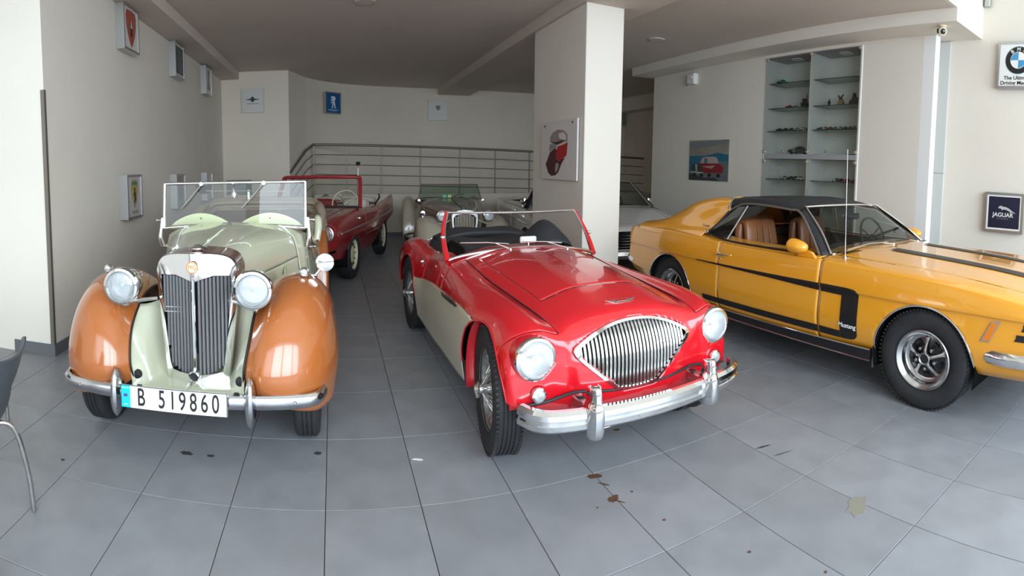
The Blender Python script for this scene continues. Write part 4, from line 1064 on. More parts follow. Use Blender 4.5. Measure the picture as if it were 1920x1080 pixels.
    G2 = np.array([[(x, y, tz(x, y) - (.03 if y < 1.22 else 0) - .035) for x in np.linspace(-.53, .53, 34)] for y in np.linspace(1.18, 2.22, 30)])
    # left front corner folded open
    mk = MB(); nv = 34; vs = G2.reshape(-1, 3)
    fs = [(i * nv + j, i * nv + j + 1, (i + 1) * nv + j + 1, (i + 1) * nv + j) for i in range(29) for j in range(33) if not (G2[i, j, 0] < -.44 and G2[i, j, 1] < 1.62)]
    shell(mk.add(vs, fs).build('tonneau_cover', M['tonneau'], t, 60), .004)
    fo = MB()
    for q in range(3): fo.tube([(-.46, 2.0 + .07 * q, .85), (-.25, 2.02 + .07 * q, .90 + .01 * q), (0, 2.03 + .07 * q, .91), (.25, 2.02 + .07 * q, .90 + .01 * q), (.46, 2.0 + .07 * q, .85)], .045, 10, smooth=24, flat=.7)
    fo.build('folded_hood', M['tonneau'], t)
    strip('cockpit_piping', [(-.53, 1.70, .80), (-.525, 1.55, .79), (-.53, 1.42, .785), (-.50, 1.36, .80), (-.525, 1.30, .79), (-.54, 1.2, .815)], .007, mat('cream_piping', (.75, .7, .6), .5), t)
    MB().box((-.47, 1.45, .70), (.06, .55, .2), .02).build('door_trim', M['black'], t)
    # chrome flash on the side and door handle-less pull
    for s in (-1, 1):
        f_ = MB().prism([(.46, .665), (.62, .675), (.90, .655), (.86, .635), (.62, .64)], .010, 'yz', s * .694 - .005); f_.build('side_vent', M['chrome_dull'], t)
        MB().prism([(.50, .652), (.62, .66), (.84, .645), (.62, .65)], .011, 'yz', s * .699 - .0055).build('vent_mesh', M['black'], t)
        strip('swage_strip', [(s * (S[i][6][0] + .001), S[i][6][1], S[i][6][2]) for i in (5, 6, 7, 8, 9)], .004, CR_, t)
        MB().lathe([(.014, 0), (.012, .018), (.004, .022)], (s * .672, 1.62, .74), axis='x' if s > 0 else '-x', n=12).build('door_button', M['chrome'], t)
        for y0 in (0, 2.286):
            w_ = wheel_wire(t, (s * (.60 if y0 == 0 else .605), y0, .33), s)
            if y0 == 0: w_.rotation_euler.z -= radians(8)
    return t
M['grillebar'] = mat('polished_grille_bar', (.70, .69, .66), .2, 1.0, noise=.15, nscale=6)
red_roadster()
# ================================================================ cream and orange four-seat tourer (left)
def cream_tourer():
    t = empty('vintage_car', (-.752, 3.03, 0), 0, 'cream open tourer with orange fenders, upright chrome radiator and white plate B 519860', 'car')
    OR_ = paint('burnt_orange_paint', (.42, .125, .030), .22); CR_ = paint('pale_cream_paint', (.64, .66, .49), .22)
    # ---- front fenders
    F_ = [
     [(.30,-.40,.41),(.37,-.46,.37),(.47,-.485,.35),(.58,-.455,.32),(.67,-.37,.29),(.735,-.24,.29),(.745,-.17,.31)],
     [(.305,-.43,.51),(.385,-.50,.50),(.49,-.51,.50),(.60,-.47,.49),(.70,-.37,.48),(.765,-.20,.47),(.76,-.09,.42)],
     [(.325,-.35,.65),(.40,-.41,.69),(.50,-.42,.71),(.61,-.38,.70),(.71,-.28,.66),(.768,-.11,.58),(.765,.04,.47)],
     [(.335,-.20,.75),(.41,-.25,.81),(.51,-.255,.845),(.61,-.22,.845),(.705,-.14,.78),(.758,.01,.66),(.755,.14,.50)],
     [(.35,.0,.79),(.42,.0,.87),(.52,.0,.905),(.62,.02,.89),(.705,.06,.82),(.748,.14,.69),(.745,.25,.48)],
     [(.38,.30,.76),(.44,.30,.83),(.53,.30,.86),(.62,.30,.84),(.69,.31,.75),(.725,.35,.60),(.72,.40,.40)],
     [(.42,.64,.60),(.48,.64,.67),(.55,.64,.69),(.62,.64,.67),(.68,.64,.58),(.70,.64,.45),(.70,.64,.30)],
     [(.46,1.0,.34),(.5,1.0,.36),(.56,1.0,.37),(.62,1.0,.36),(.67,1.0,.33),(.69,1.0,.29),(.69,1.0,.24)],
     [(.48,1.6,.30),(.52,1.6,.31),(.58,1.6,.31),(.62,1.6,.31),(.67,1.6,.29),(.69,1.6,.27),(.69,1.6,.23)],
     [(.48,2.05,.30),(.52,2.05,.31),(.58,2.05,.31),(.62,2.05,.31),(.67,2.05,.29),(.69,2.05,.27),(.69,2.05,.23)]]
    G = net(F_, 90, 44)
    R_ = [
     [(.46,2.02,.32),(.53,2.02,.34),(.60,2.02,.34),(.67,2.02,.32),(.70,2.02,.28)],
     [(.50,2.14,.62),(.57,2.13,.66),(.66,2.12,.66),(.70,2.12,.60),(.705,2.12,.48)],
     [(.51,2.35,.80),(.59,2.34,.85),(.67,2.34,.85),(.70,2.34,.74),(.705,2.34,.52)],
     [(.51,2.60,.84),(.59,2.60,.89),(.67,2.60,.88),(.70,2.60,.76),(.705,2.60,.52)],
     [(.50,2.90,.74),(.58,2.92,.78),(.66,2.92,.77),(.70,2.90,.66),(.70,2.88,.46)],
     [(.48,3.12,.48),(.56,3.16,.50),(.64,3.16,.49),(.70,3.12,.44),(.71,3.08,.36)]]
    for s in (1, -1):
        for gg, nm in ((G, 'front_fender'), (net(R_, 50, 30), 'rear_fender')):
            q = gg.copy(); q[..., 0] *= s
            o = MB().grid(q).build(nm, OR_, t, 60); shell(o, .004)
        strip('fender_piping', [(s * (p[0][0] - .004), p[0][1] - .004, p[0][2]) for p in F_[:7]], .006, M['black'], t)
        y2 = 2.51
        for y0 in (0, y2): wheel_disc(t, (s * .60, y0, .33), s, R=.33, w=.14, paint=CR_)
        for y0 in (0, y2):
            GG = np.array([[(s * xx, y0 + .40 * cos(a), .34 + .40 * sin(a)) for xx in (.36, .5, .60)] for a in np.linspace(-.2, pi - .1, 20)])
            shell(MB().grid(GG).build('wheel_well', M['dark'], t), .006)
    # ---- bonnet and body
    S = [
     [(0,-.10,1.062),(.11,-.10,1.052),(.175,-.10,1.015),(.205,-.10,.94),(.20,-.10,.75),(.18,-.10,.5),(.16,-.10,.36)],
     [(0,.4,1.088),(.2,.4,1.072),(.30,.4,1.02),(.335,.4,.94),(.345,.4,.75),(.34,.4,.5),(.33,.4,.36)],
     [(0,.87,1.105),(.28,.87,1.088),(.43,.87,1.03),(.475,.87,.955),(.505,.87,.75),(.51,.87,.5),(.50,.87,.36)],
     [(0,1.02,1.10),(.32,1.02,1.08),(.485,1.02,1.03),(.53,1.02,.96),(.555,1.02,.74),(.56,1.02,.5),(.55,1.02,.32)],
     [(0,1.25,1.02),(.36,1.25,1.02),(.52,1.25,.99),(.55,1.25,.93),(.585,1.25,.73),(.59,1.25,.5),(.57,1.25,.30)],
     [(0,1.6,.88),(.36,1.6,.88),(.54,1.6,.86),(.575,1.6,.82),(.61,1.6,.70),(.61,1.6,.5),(.58,1.6,.30)],
     [(0,2.0,.92),(.36,2.0,.92),(.54,2.0,.91),(.585,2.0,.87),(.62,2.0,.72),(.61,2.0,.5),(.58,2.0,.30)],
     [(0,2.4,1.02),(.36,2.4,1.02),(.53,2.4,1.0),(.57,2.4,.95),(.60,2.4,.78),(.59,2.4,.5),(.56,2.4,.32)],
     [(0,2.8,1.00),(.3,2.8,.99),(.48,2.8,.96),(.53,2.8,.90),(.56,2.8,.7),(.54,2.8,.5),(.50,2.8,.34)],
     [(0,3.25,.80),(.28,3.25,.79),(.42,3.22,.76),(.48,3.20,.70),(.50,3.18,.6),(.48,3.17,.48),(.44,3.15,.40)]]
    G = net(S, 9 * 14 + 1, 6 * 10 + 1)
    B = Body(G, 10, 7)
    C = B.centers()
    B.dead |= (C[..., 1] > 1.10) & (C[..., 1] < 2.62) & (C[..., 0] < .50)
    B.build([('bonnet', lambda X, Y, Z, U, V: (U < 2) & (V < 3.5), CR_, None), ('bonnet_side', lambda X, Y, Z, U, V: (U < 2), CR_, None, True),
             ('door', lambda X, Y, Z, U, V: (U > 3.2) & (U < 5.6) & (V > 2.5) & (V < 5.6), CR_, None, True)], ('body', CR_), t, gap=.0015, thick=.003)
    strip('bonnet_strip', [(0, y, z + .004) for y, z in ((-.08, 1.063), (.2, 1.078), (.5, 1.093), (.86, 1.106))], 0.008, M['chrome'], t)
    for s in (1, -1):
        for k, y in enumerate((.25, .55)):   # two raised side vent panels
            MB().prism([(y, .70), (y + .16, .70), (y + .16, .86), (y, .83)], .006, 'yz', 0).build('vent_panel', CR_, t).location = (s * (.325 + .32 * (y - .25)) + (0 if s > 0 else -.006), 0, 0)
        MB().tube([(s * .515, .80, .74), (s * .535, .79, .74), (s * .54, .76, .73)], .008, 8).lathe([(.018, 0), (.014, .01)], (s * .505, .80, .74), axis='x', n=12).build('bonnet_catch', M['chrome'], t)
        MB().tube([(s * .575, 1.12, .90), (s * .615, 1.12, .90), (s * .625, 1.16, .905), (s * .62, 1.22, .91)], .009, 8, smooth=12).lathe([(.022, 0), (.018, .012)], (s * .565, 1.12, .90), axis='x' if s > 0 else '-x', n=14).build('door_handle', M['chrome'], t)
        strip('door_edge_trim', [(s * .56, 1.14, .985), (s * .585, 1.3, .90), (s * .605, 1.5, .85), (s * .61, 1.75, .86)], .012, M['tan'], t)
        # padded elbow roll standing at the rear of the door
        MB().tube([(s * .60, 1.88, .84), (s * .615, 1.92, .96), (s * .61, 1.96, 1.03), (s * .60, 2.05, 1.05)], [.03, .036, .036, .02], 10, smooth=16).build('elbow_roll', CR_, t)
    # interior
    ub = MB().box((0, 1.75, .28), (.98, 2.7, .06)).box((0, 1.0, .6), (.9, .05, .6)); ub.build('underbody', M['dark'], t)
    MB().box((0, .42, .55), (.32, .9, .6)).build('engine_block', M['dark'], t)
    for s in (-1, 1): seat(t, (s * .26, 1.78, .42), .22, M['tan'], .50)
    o = seat(t, (0, 2.42, .44), .50, M['tan'], .56, 'rear_seat')
    MB().box((0, 1.14, .93), (.98, .03, .20), .012).build('dashboard', mat('walnut', (.09, .045, .02), .35, coat=.4), t)
    for s in (-1, 1): MB().box((s * .535, 1.9, .62), (.02, 1.4, .45), .006).build('door_card', M['tan'], t)
    steering_wheel(t, (.27, 1.40, .93), .19, radians(-20), M['cream_pl'])
    # double hump scuttle fairing behind the screen
    for s in (-1, 1):
        xx = np.linspace(-.245, .245, 15)
        GG = np.array([[(s * .27 + x, 1.06 + .10 * q, 1.075 - .02 * q + .095 * (cos(pi * x / .49)) ** .8 * (1 if q == 0 else .9)) for x in xx] for q in (-.05, 0, 1)] )
        GG[0, :, 2] = 1.06
        shell(MB().grid(GG).build('scuttle_hump', mat('scuttle_cream', (.72, .74, .46), .3), t), .004)
        MB().lathe([(.006, 0), (.006, .004)], (s * .27, 1.055, 1.13), axis='-y', n=10).build('screw', M['black'], t)
    # ---- folded hood
    fm = mat('beige_hood_cloth', (.30, .24, .175), .85, bump=.5, bscale=14, noise=.25, nscale=6)
    for q, (z, y, r, w) in enumerate(((1.05, 2.72, .045, .60), (1.09, 2.80, .04, .62), (1.135, 2.76, .036, .60), (1.16, 2.86, .032, .58))):
        P = [(-w - .04, y - .34, z - .16 - .01 * q), (-w, y - .12, z - .05), (-w * .86, y, z + .005), (-w * .3, y + .02, z + .012), (w * .3, y + .02, z + .01), (w * .86, y, z + .003), (w, y - .12, z - .05), (w + .04, y - .34, z - .16 - .01 * q)]
        MB().tube(P, [r * .8, r, r * 1.15, r, r, r * 1.1, r, r * .8], 10, smooth=40, flat=.62).build('folded_hood', fm, t)
    for s in (-1, 1):
        MB().tube([(s * .62, 2.15, .93), (s * .64, 2.3, 1.03), (s * .62, 2.45, 1.09), (s * .60, 2.62, 1.12)], [.02, .04, .05, .04], 10, smooth=20).build('hood_fold', fm, t)
        MB().tube([(s * .60, 2.05, .92), (s * .63, 2.25, .99), (s * .60, 2.5, 1.0)], .010, 6).build('hood_iron', M['bronze'], t)
    MB().box((0, 2.60, .90), (1.0, .03, .34), .01).build('hood_curtain', mat('brown_hood_lining', (.12, .09, .06), .9), t)
    # ---- apron
    A_ = [[(.10,-.08,.80),(.20,-.10,.78),(.28,-.16,.76),(.345,-.20,.76)], [(.10,-.09,.66),(.20,-.12,.64),(.275,-.25,.63),(.33,-.34,.64)],
          [(.06,-.10,.54),(.19,-.14,.52),(.26,-.32,.51),(.308,-.425,.51)], [(.0,-.14,.45),(.175,-.17,.44),(.24,-.36,.42),(.30,-.42,.41)], [(.0,-.24,.40),(.165,-.25,.395),(.235,-.39,.385),(.30,-.425,.38)],
          [(.0,-.40,.37),(.15,-.405,.37),(.23,-.42,.365),(.30,-.43,.365)], [(.0,-.46,.33),(.15,-.46,.33),(.23,-.46,.33),(.30,-.455,.33)]]
    for s in (1, -1):
        q = net(A_, 40, 20); q[..., 0] *= s
        shell(MB().grid(q).build('front_apron', CR_, t, 60), .004)
        MB().lathe([(.001, -.008), (.022, -.005), (.025, .01)], (s * .275, -.405, .435), axis='y', n=18).build('rubber_grommet', M['black'], t)
    # ---- radiator shell
    gx = .035
    def half(z): return np.interp(z, [.385, .45, .7, .95, 1.0, 1.04], [.165, .178, .205, .226, .222, .19])
    out = [(0, .372), (.10, .372 + .01), (.165, .39), (.178, .45), (.205, .70), (.226, .94), (.222, .995), (.196, 1.042), (.13, 1.068), (0, 1.078)]
    inn = [(0, .43), (.09, .435), (.135, .445), (.148, .48), (.174, .70), (.192, .90), (.192, .945), (.188, .955), (.10, .958), (0, .925)]
    out = [(max(0, x), z) for x, z, _ in cr([(a_, b_, 0) for a_, b_ in out], 37)]
    inn = [(float(np.interp(q_, range(10), [a_ for a_, b_ in inn])), float(np.interp(q_, range(10), [b_ for a_, b_ in inn]))) for q_ in np.linspace(0, 9, 37)]
    Po = [(x, z) for x, z in out] + [(-x, z) for x, z in out[::-1][1:-1]]
    Pi = [(x, z) for x, z in inn] + [(-x, z) for x, z in inn[::-1][1:-1]]
    vee = lambda x: -.345 + .30 * abs(x)
    n = len(Po); vs = []
    for P, f in ((Po, lambda x, z: -.06), (Po, lambda x, z: vee(x) + .035), ([(x * .975, z - .004 * (z > .9)) for x, z in Po], lambda x, z: vee(x) + .008), (Pi, lambda x, z: vee(x)), (Pi, lambda x, z: vee(x) + .05)):
        vs += [(x, f(x, z), z) for x, z in P]
    fs = [(a * n + q, a * n + (q + 1) % n, (a + 1) * n + (q + 1) % n, (a + 1) * n + q) for a in range(1, 4) for q in range(n)]
    MB().add(vs[:2 * n], [(q, (q + 1) % n, n + (q + 1) % n, n + q) for q in range(n)]).build('radiator_side', mat('maroon_side', (.16, .03, .015), .15, .3, coat=.6), t, 50)
    rs = MB().add(vs, fs).build('radiator_shell', M['chrome'], t, 50)
    MB().box((0, -.10, .68), (.35, .03, .54)).build('radiator_core', M['black'], t)
    for s in (1, -1):
        for q in range(9):
            x = s * (.022 + q * .0195)
            zt = np.interp(abs(x), [0, .10, .19], [.925, .952, .952]); zb = np.interp(abs(x), [0, .09, .148, .17, .192], [.43, .437, .48, .66, .9])
            if zt - zb < .05: continue
            MB().prism([(x - .0066, vee(x) + .045), (x - .0066, vee(x) + .015), (x, vee(x) + .006), (x + .0066, vee(x) + .015), (x + .0066, vee(x) + .045)], zt - zb, 'xy', zb).build('grille_bar', M['barsteel'], t)
    MB().box((0, -.340, .69), (.018, .022, .51), .003).build('grille_spine', M['chrome'], t)
    MB().box((-.09, -.292, .78), (.16, .008, .006)).build('grille_crossbar', M['barsteel'], t); MB().box((-.09, -.292, .755), (.16, .008, .006)).build('grille_crossbar', M['barsteel'], t)
    MB().lathe([(.030, .03), (.030, -.002), (.024, -.006), (.020, .0), (.020, .03)], (0, -.375, .435), axis='y', n=30, cap=False).build('crank_hole_ring', M['chrome'], t)
    MB().lathe([(.020, -.0), (.001, -.0)], (0, -.365, .435), axis='y', n=24, cap=False).build('crank_hole', M['black'], t)
    MB().lathe([(.030, 1.07), (.034, 1.08), (.052, 1.084), (.054, 1.094), (.03, 1.098), (.018, 1.108), (.001, 1.110)], (0, -.23, 0), n=32).build('radiator_cap', M['chrome'], t)
    # octagon badge
    oc = lambda r: [(r * cos(pi / 8 + k * pi / 4), r * sin(pi / 8 + k * pi / 4) + 1.005) for k in range(8)]
    MB().ring(oc(.033), oc(.028), .004, 'xz', -.358).build('badge_ring', mat('badge_orange', (.60, .20, .03), .35), t)
    MB().prism(oc(.028), .003, 'xz', -.3565).build('badge_ground', CR_, t)
    text('badge_letters', 'MG', .036, bpy.data.materials['badge_orange'], t, (0, -.3575, 1.004), (pi / 2, 0, 0), .0005, sx=.80)
    for o_ in t.children:
        if o_.name.split('.')[0] in ('radiator_shell', 'radiator_side', 'radiator_core', 'grille_bar', 'grille_spine', 'grille_crossbar', 'crank_hole', 'crank_hole_ring', 'badge_ring', 'badge_ground', 'badge_letters', 'radiator_cap'): o_.location.x += .028
    # ---- lamps
    for s in (1, -1):
        h = headlight(t, (s * .350, -.40, .905), .092, .045, bucket=[(.094, .05), (.085, .10), (.055, .15), (.001, .17)], bmat=M['chrome'])
        MB().tube([(s * .20, -.26, .815), (s * .30, -.32, .812), (s * .345, -.34, .812), (s * .40, -.28, .815), (s * .45, -.20, .84)], [.010, .012, .016, .014, .008], 8, smooth=20).lathe([(.02, .79), (.024, .80), (.02, .82)], (s * .35, -.35, 0), n=14).build('headlight_bracket', M['chrome'], t)
        MB().tube([(s * .36, -.34, .80), (s * .36, -.34, .835)], .012, 8).build('headlight_stem', M['chrome'], t)
        sl = MB().lathe([(.001, -.03), (.018, -.026), (.027, -.010), (.028, 0), (.022, .03), (.008, .055), (.001, .06)], (s * .585, -.03, .925), axis='y', n=24).build('side_light', M['chrome'], t)
        MB().lathe([(.023, -.021), (.018, -.030), (.001, -.032)], (s * .585, -.03, .925), axis='y', n=20, cap=False).build('lens', M['lensglass'], sl)
    # round chrome mirror on the right fender
    mm = MB().lathe([(.001, -.012), (.035, -.010), (.052, -.006), (.056, .004), (.048, .016), (.02, .03), (.001, .034)], (.70, .10, .955), axis='y', n=30).build('fender_mirror', M['chrome'], t)
    MB().tube([(.70, .11, .95), (.66, .10, .90), (.63, .09, .875)], .006, 8, smooth=8).box((.63, .09, .885), (.05, .02, .012), .003).build('mirror_arm', M['chrome'], mm)
    # ---- bumper, over-riders, plate
    pr = [(0, -.034), (.014, -.034), (.026, -.02), (.030, 0), (.026, .02), (.014, .034), (0, .034)]
    bp = [(-.685, -.36, .385), (-.655, -.45, .385), (-.55, -.49, .383), (-.3, -.515, .381), (0, -.525, .38), (.3, -.515, .381), (.55, -.49, .383), (.655, -.45, .385), (.685, -.36, .385)]
    bumper_bar(bp, pr, 44).build('front_bumper', M['chrome_b'], t)
    for s in (1, -1):
        GG = np.array([[(s * .345 + dx * w, -.525 - d * dd, z) for dx, dd in ((-1, -.8), (-1, .2), (-.55, .85), (0, 1), (.55, .85), (1, .2), (1, -.8))] for z, w, d in ((.255, .004, .01), (.285, .018, .035), (.33, .028, .05), (.38, .030, .055), (.43, .026, .05), (.475, .018, .035), (.505, .004, .01))])
        shell(MB().grid(cr(GG.reshape(7, -1), 26).reshape(26, 7, 3)).build('overrider', M['chrome_b'], t), .003)
        MB().lathe([(.009, -.004), (.006, -.010), (.001, -.011)], (s * .56, -.515, .388), axis='y', n=12).build('bumper_bolt', M['chrome'], t)
        MB().box((s * .26, -.46, .375), (.03, .10, .02), .004).build('bumper_bracket', M['black'], t)
    pl = MB().box((-.03, -.570, .385), (.545, .006, .118), .004).build('number_plate', mat('plate_white', (.86, .86, .86), .35), t)
    MB().box((-.03 - .245, -.5745, .385), (.048, .003, .112), .001).build('country_band', mat('plate_cyan', (.01, .55, .66), .4), pl)
    MB().box((-.03 - .245, -.5765, .392), (.020, .002, .014)).build('country_emblem', mat('plate_purple', (.12, .05, .25), .5), pl)
    text('country_letters', 'LEBANON', .0095, M['white'], pl, (-.03 - .245, -.5765, .430), (pi / 2, 0, 0), .0004)
    text('country_letters', 'LIBAN', .0095, M['white'], pl, (-.03 - .245, -.5765, .345), (pi / 2, 0, 0), .0004)
    for ch, x in (('B', -.193), ('5', -.085), ('1', -.030), ('9', .020), ('8', .075), ('6', .130), ('0', .185)):
        text('plate_character', ch, .128, M['black'], pl, (x, -.5742, .384), (pi / 2, 0, 0), .0008, sx=.60, bold=.0009)
    MB().ring([(-.302, .326), (.242, .326), (.242, .444), (-.302, .444)], [(-.299, .329), (.239, .329), (.239, .441), (-.299, .441)], .002, 'xz', -.575).build('plate_border', M['black'], pl)
    # ---- windscreen
    y0 = .98
    B0, T0 = 1.062, 1.405
    def W_(u, v): return (u * (.545 + 0 * v), y0 - .06 * (1 - u * u) * .0 + .05 * v - .015, (B0 - .0 + .028 * (1 - u * u)) * (1 - v) + T0 * v)
    GG = np.array([[W_(u, v) for u in np.linspace(-1, 1, 17)] for v in (0, .5, 1)])
    g = MB().grid(GG).build('windscreen', M['glass_light'], t)
    MB().tube([W_(u, 0) for u in np.linspace(-1, 1, 19)], .013, 10).build('bottom_frame', M['chrome'], g)
    MB().tube([W_(u, 1) for u in np.linspace(-1, 1, 9)], .012, 10).build('top_frame', M['chrome'], g)
    for s in (1, -1):
        MB().tube([W_(s, 0), W_(s, .5), W_(s, 1)], .013, 10).build('side_frame', M['chrome'], g)
        MB().tube([(s * .565, y0, .93), (s * .575, y0 - .02, .99), (s * .57, y0 - .01, 1.06), (s * .565, y0, 1.14)], [.022, .018, .014, .010], 10, smooth=14).build('windscreen_bracket', M['chrome'], g)
        MB().tube([(s * .56, y0 + .01, 1.12), (s * .61, y0 + .01, 1.12)], [.012, .007], 8).lathe([(.018, 0), (.012, .014)], (s * .60, y0 + .01, 1.12), axis='x' if s > 0 else '-x', n=12).build('clamp_knob', M['chrome'], g)
    for xa, xb, nm in ((-.245, -.40, 'a'), (.235, .07, 'b')):
        w = MB().tube([(xa, y0 + .02, 1.395), ((xa + xb) / 2, y0 - .01, 1.30), (xb, y0 - .02, 1.215)], [.007, .005, .003], 6).lathe([(.016, -.015), (.016, .012), (.001, .014)], (xa, y0 + .02, 1.40), axis='y', n=12).build('wiper', M['chrome_dull'], t)
    mb = MB().prism([(.062 * cos(a), -.045 * abs(sin(a)) if a > pi else 0) for a in np.linspace(pi, 2 * pi, 14)] + [(.065, .022), (-.065, .022)], .02, 'xz', 0); mb.v = [(x - .24, y + y0 + .06, z + 1.365) for x, y, z in mb.v]
    mb.build('wiper_motor', M['black'], t)
    MB().tube([(-.22, y0 + .045, 1.345), (.40, y0 + .05, 1.335)], .004, 6).build('wiper_link', M['chrome'], t)
    o = MB().tube([(.0, y0 + .02, 1.40), (.0, y0 + .04, 1.33)], .010, 8).lathe([(.02, 1.29), (.026, 1.31), (.015, 1.34)], (0.005, y0 + .04, 0), n=14).build('mirror_mount', M['chrome'], t)
    MB().box((.11, y0 + .07, 1.31), (.02, .01, .075), .004).build('tax_holder', M['white'], t)
    return t
M['tan'] = mat('tan_leather', (.20, .145, .09), .55, bump=.15, bscale=30)
M['barsteel'] = mat('radiator_bar_steel', (.50, .50, .51), .35, .75)
M['chrome_b'] = mat('worn_bumper_chrome', (.66, .67, .70), .14, 1.0, noise=.2, nscale=9)
M['glass_light'] = glass('windscreen_glass', (.97, 1, .97), trans=.92, refl=.10)
cream_tourer()
# ================================================================ yellow hardtop coupe with black vinyl roof (right)
def yellow_coupe():
    t = empty('vintage_car', (4.03, 1.59, 0), 0, 'yellow hardtop coupe with black vinyl roof, black side stripe and tall aerial', 'car')
    Y_ = paint('golden_yellow_paint', (.80, .34, .022), .2)
    BK = mat('matt_black_stripe', (.012, .011, .012), .42)
    WB = 2.74
    # rows: 0 centre 1 .40 2 .66 3 hood edge .80 4 fender top .86 5 shoulder 6 crease 7 under crease 8 mid 9 lower 10 sill 11 under
    def st(y, zc, ze, zs, zcr=.712, w=.91, zl=.30, dy=0, wt=None, zm=.50):
        wt = wt or w - .055
        return [(0, y - dy * .0, zc), (.30, y, zc - .004), (.50, y, zc - .016), (.70, y, ze + .006), (wt, y, ze - .018), (w - .022, y, zs), (w - .004, y, zcr), (w - .016, y, zcr - .030), (w - .004, y, zm), (w - .022, y, zl + .10), (w - .05, y, zl + .045), (w - .10, y, zl)]
    S = [
     [(0,-.88,.27),(.30,-.88,.27),(.50,-.875,.27),(.62,-.865,.27),(.72,-.84,.27),(.78,-.81,.272),(.82,-.79,.275),(.835,-.78,.28),(.845,-.77,.282),(.85,-.765,.284),(.853,-.76,.286),(.845,-.755,.284)],
     [(0,-.93,.46),(.30,-.93,.46),(.50,-.93,.46),(.64,-.925,.46),(.75,-.91,.46),(.82,-.875,.46),(.855,-.84,.46),(.872,-.81,.45),(.88,-.79,.42),(.88,-.775,.375),(.872,-.765,.335),(.85,-.755,.295)],
     [(0,-.99,.62),(.30,-.99,.62),(.50,-.99,.62),(.66,-.99,.62),(.77,-.975,.62),(.84,-.925,.62),(.87,-.875,.60),(.882,-.835,.57),(.892,-.80,.48),(.888,-.78,.40),(.872,-.765,.345),(.83,-.75,.298)],
     [(0,-1.03,.78),(.30,-1.03,.778),(.50,-1.02,.775),(.68,-1.0,.765),(.785,-.975,.755),(.85,-.915,.73),(.885,-.85,.69),(.886,-.81,.655),(.896,-.775,.50),(.888,-.755,.41),(.868,-.745,.348),(.82,-.735,.30)],
     st(-.70,.848,.815,.775,.70,.905), st(-.35,.895,.865,.82,.71,.91), st(0,.925,.893,.845,.713,.912), st(.45,.95,.908,.858,.714,.912,.29),
     st(.90,.965,.915,.862,.715,.912,.27), st(1.35,.95,.91,.86,.715,.915,.262), st(1.85,.945,.908,.86,.715,.918,.262),
     st(2.25,.955,.925,.875,.715,.922,.275), st(2.74,.965,.945,.89,.72,.925,.30), st(3.20,.955,.935,.88,.72,.905,.33), st(3.52,.925,.90,.86,.71,.87,.38),
     [(0,3.63,.80),(.30,3.63,.80),(.50,3.63,.80),(.66,3.63,.80),(.76,3.62,.795),(.81,3.61,.77),(.835,3.59,.70),(.84,3.58,.66),(.845,3.58,.56),(.835,3.57,.50),(.81,3.57,.46),(.78,3.56,.44)],
     [(0,3.58,.45),(.30,3.58,.45),(.50,3.58,.45),(.62,3.58,.45),(.70,3.58,.45),(.75,3.57,.45),(.77,3.56,.45),(.78,3.55,.45),(.785,3.55,.44),(.785,3.55,.43),(.78,3.54,.42),(.76,3.54,.41)]]
    G = net(S, 16 * 14 + 1, 11 * 8 + 1)
    # rear haunch: the quarter swells over the rear wheel
    yy = G[..., 1]; zz = G[..., 2]
    sw = np.exp(-((yy - 2.55) / .45) ** 2) * np.exp(-((zz - .80) / .16) ** 2) * (G[..., 0] > .6)
    G[..., 0] += .018 * sw
    B = Body(G, 17, 12)
    B.arch(0, .325, .372, .5); B.arch(WB, .325, .362, .5)
    C = B.centers(); X, Y, Z = C[..., 0], C[..., 1], C[..., 2]
    B.dead |= (X < .66) & (Y > 1.0) & (Y < 2.60) & (Z > .8)
    # grille mouth and headlamp sockets in the nose
    B.dead |= (Y < -.85) & (Z > .52) & (Z < .73) & (X < .50)
    vp = lambda X, Y, Z, U, V: (X < .66) & (U > 4) & (Y > .1) & False
    hood = lambda X, Y, Z, U, V: (V < 3) & (U > 3.5) & (U < 7.86)
    stripe_side = lambda X, Y, Z, U, V: False & (X > 9)
    out = B.build([('bonnet', hood, Y_, None), ('door', lambda X, Y, Z, U, V: (V > 4) & (V < 10) & (U > 7.93) & (U < 10.36), Y_, None, True),
             ('front_fender', lambda X, Y, Z, U, V: (U > 3.7) & (U < 8) & (V > 3), Y_, None, True),
             ('nose_panel', lambda X, Y, Z, U, V: (U < 3.7), Y_, None)], ('body', Y_), t, gap=.0013, thick=.0025)
    B.lip(0, .0075, 'arch_trim', M['chrome'], t, -.75, pi + .1, -.002); B.lip(1, .0075, 'arch_trim', M['chrome'], t, -.2, pi + .2, -.002)
    # surface sampler for decals (exact ray onto the body grid)
    from mathutils.bvhtree import BVHTree
    nv_ = B.G.shape[1]; nu_ = B.G.shape[0]
    bv = BVHTree.FromPolygons([Vector(p) for p in B.G.reshape(-1, 3)], [(i * nv_ + j, (i + 1) * nv_ + j, (i + 1) * nv_ + j + 1, i * nv_ + j + 1) for i in range(nu_ - 1) for j in range(nv_ - 1)])
    def sx(y, z):
        h = bv.ray_cast(Vector((2.0, y, z)), Vector((-1, 0, 0)))[0]; return (h.x if h else .9) + .0055
    def szt(x, y):
        h = bv.ray_cast(Vector((x, y, 2.0)), Vector((0, 0, -1)))[0]; return (h.z if h else .9) + .0045
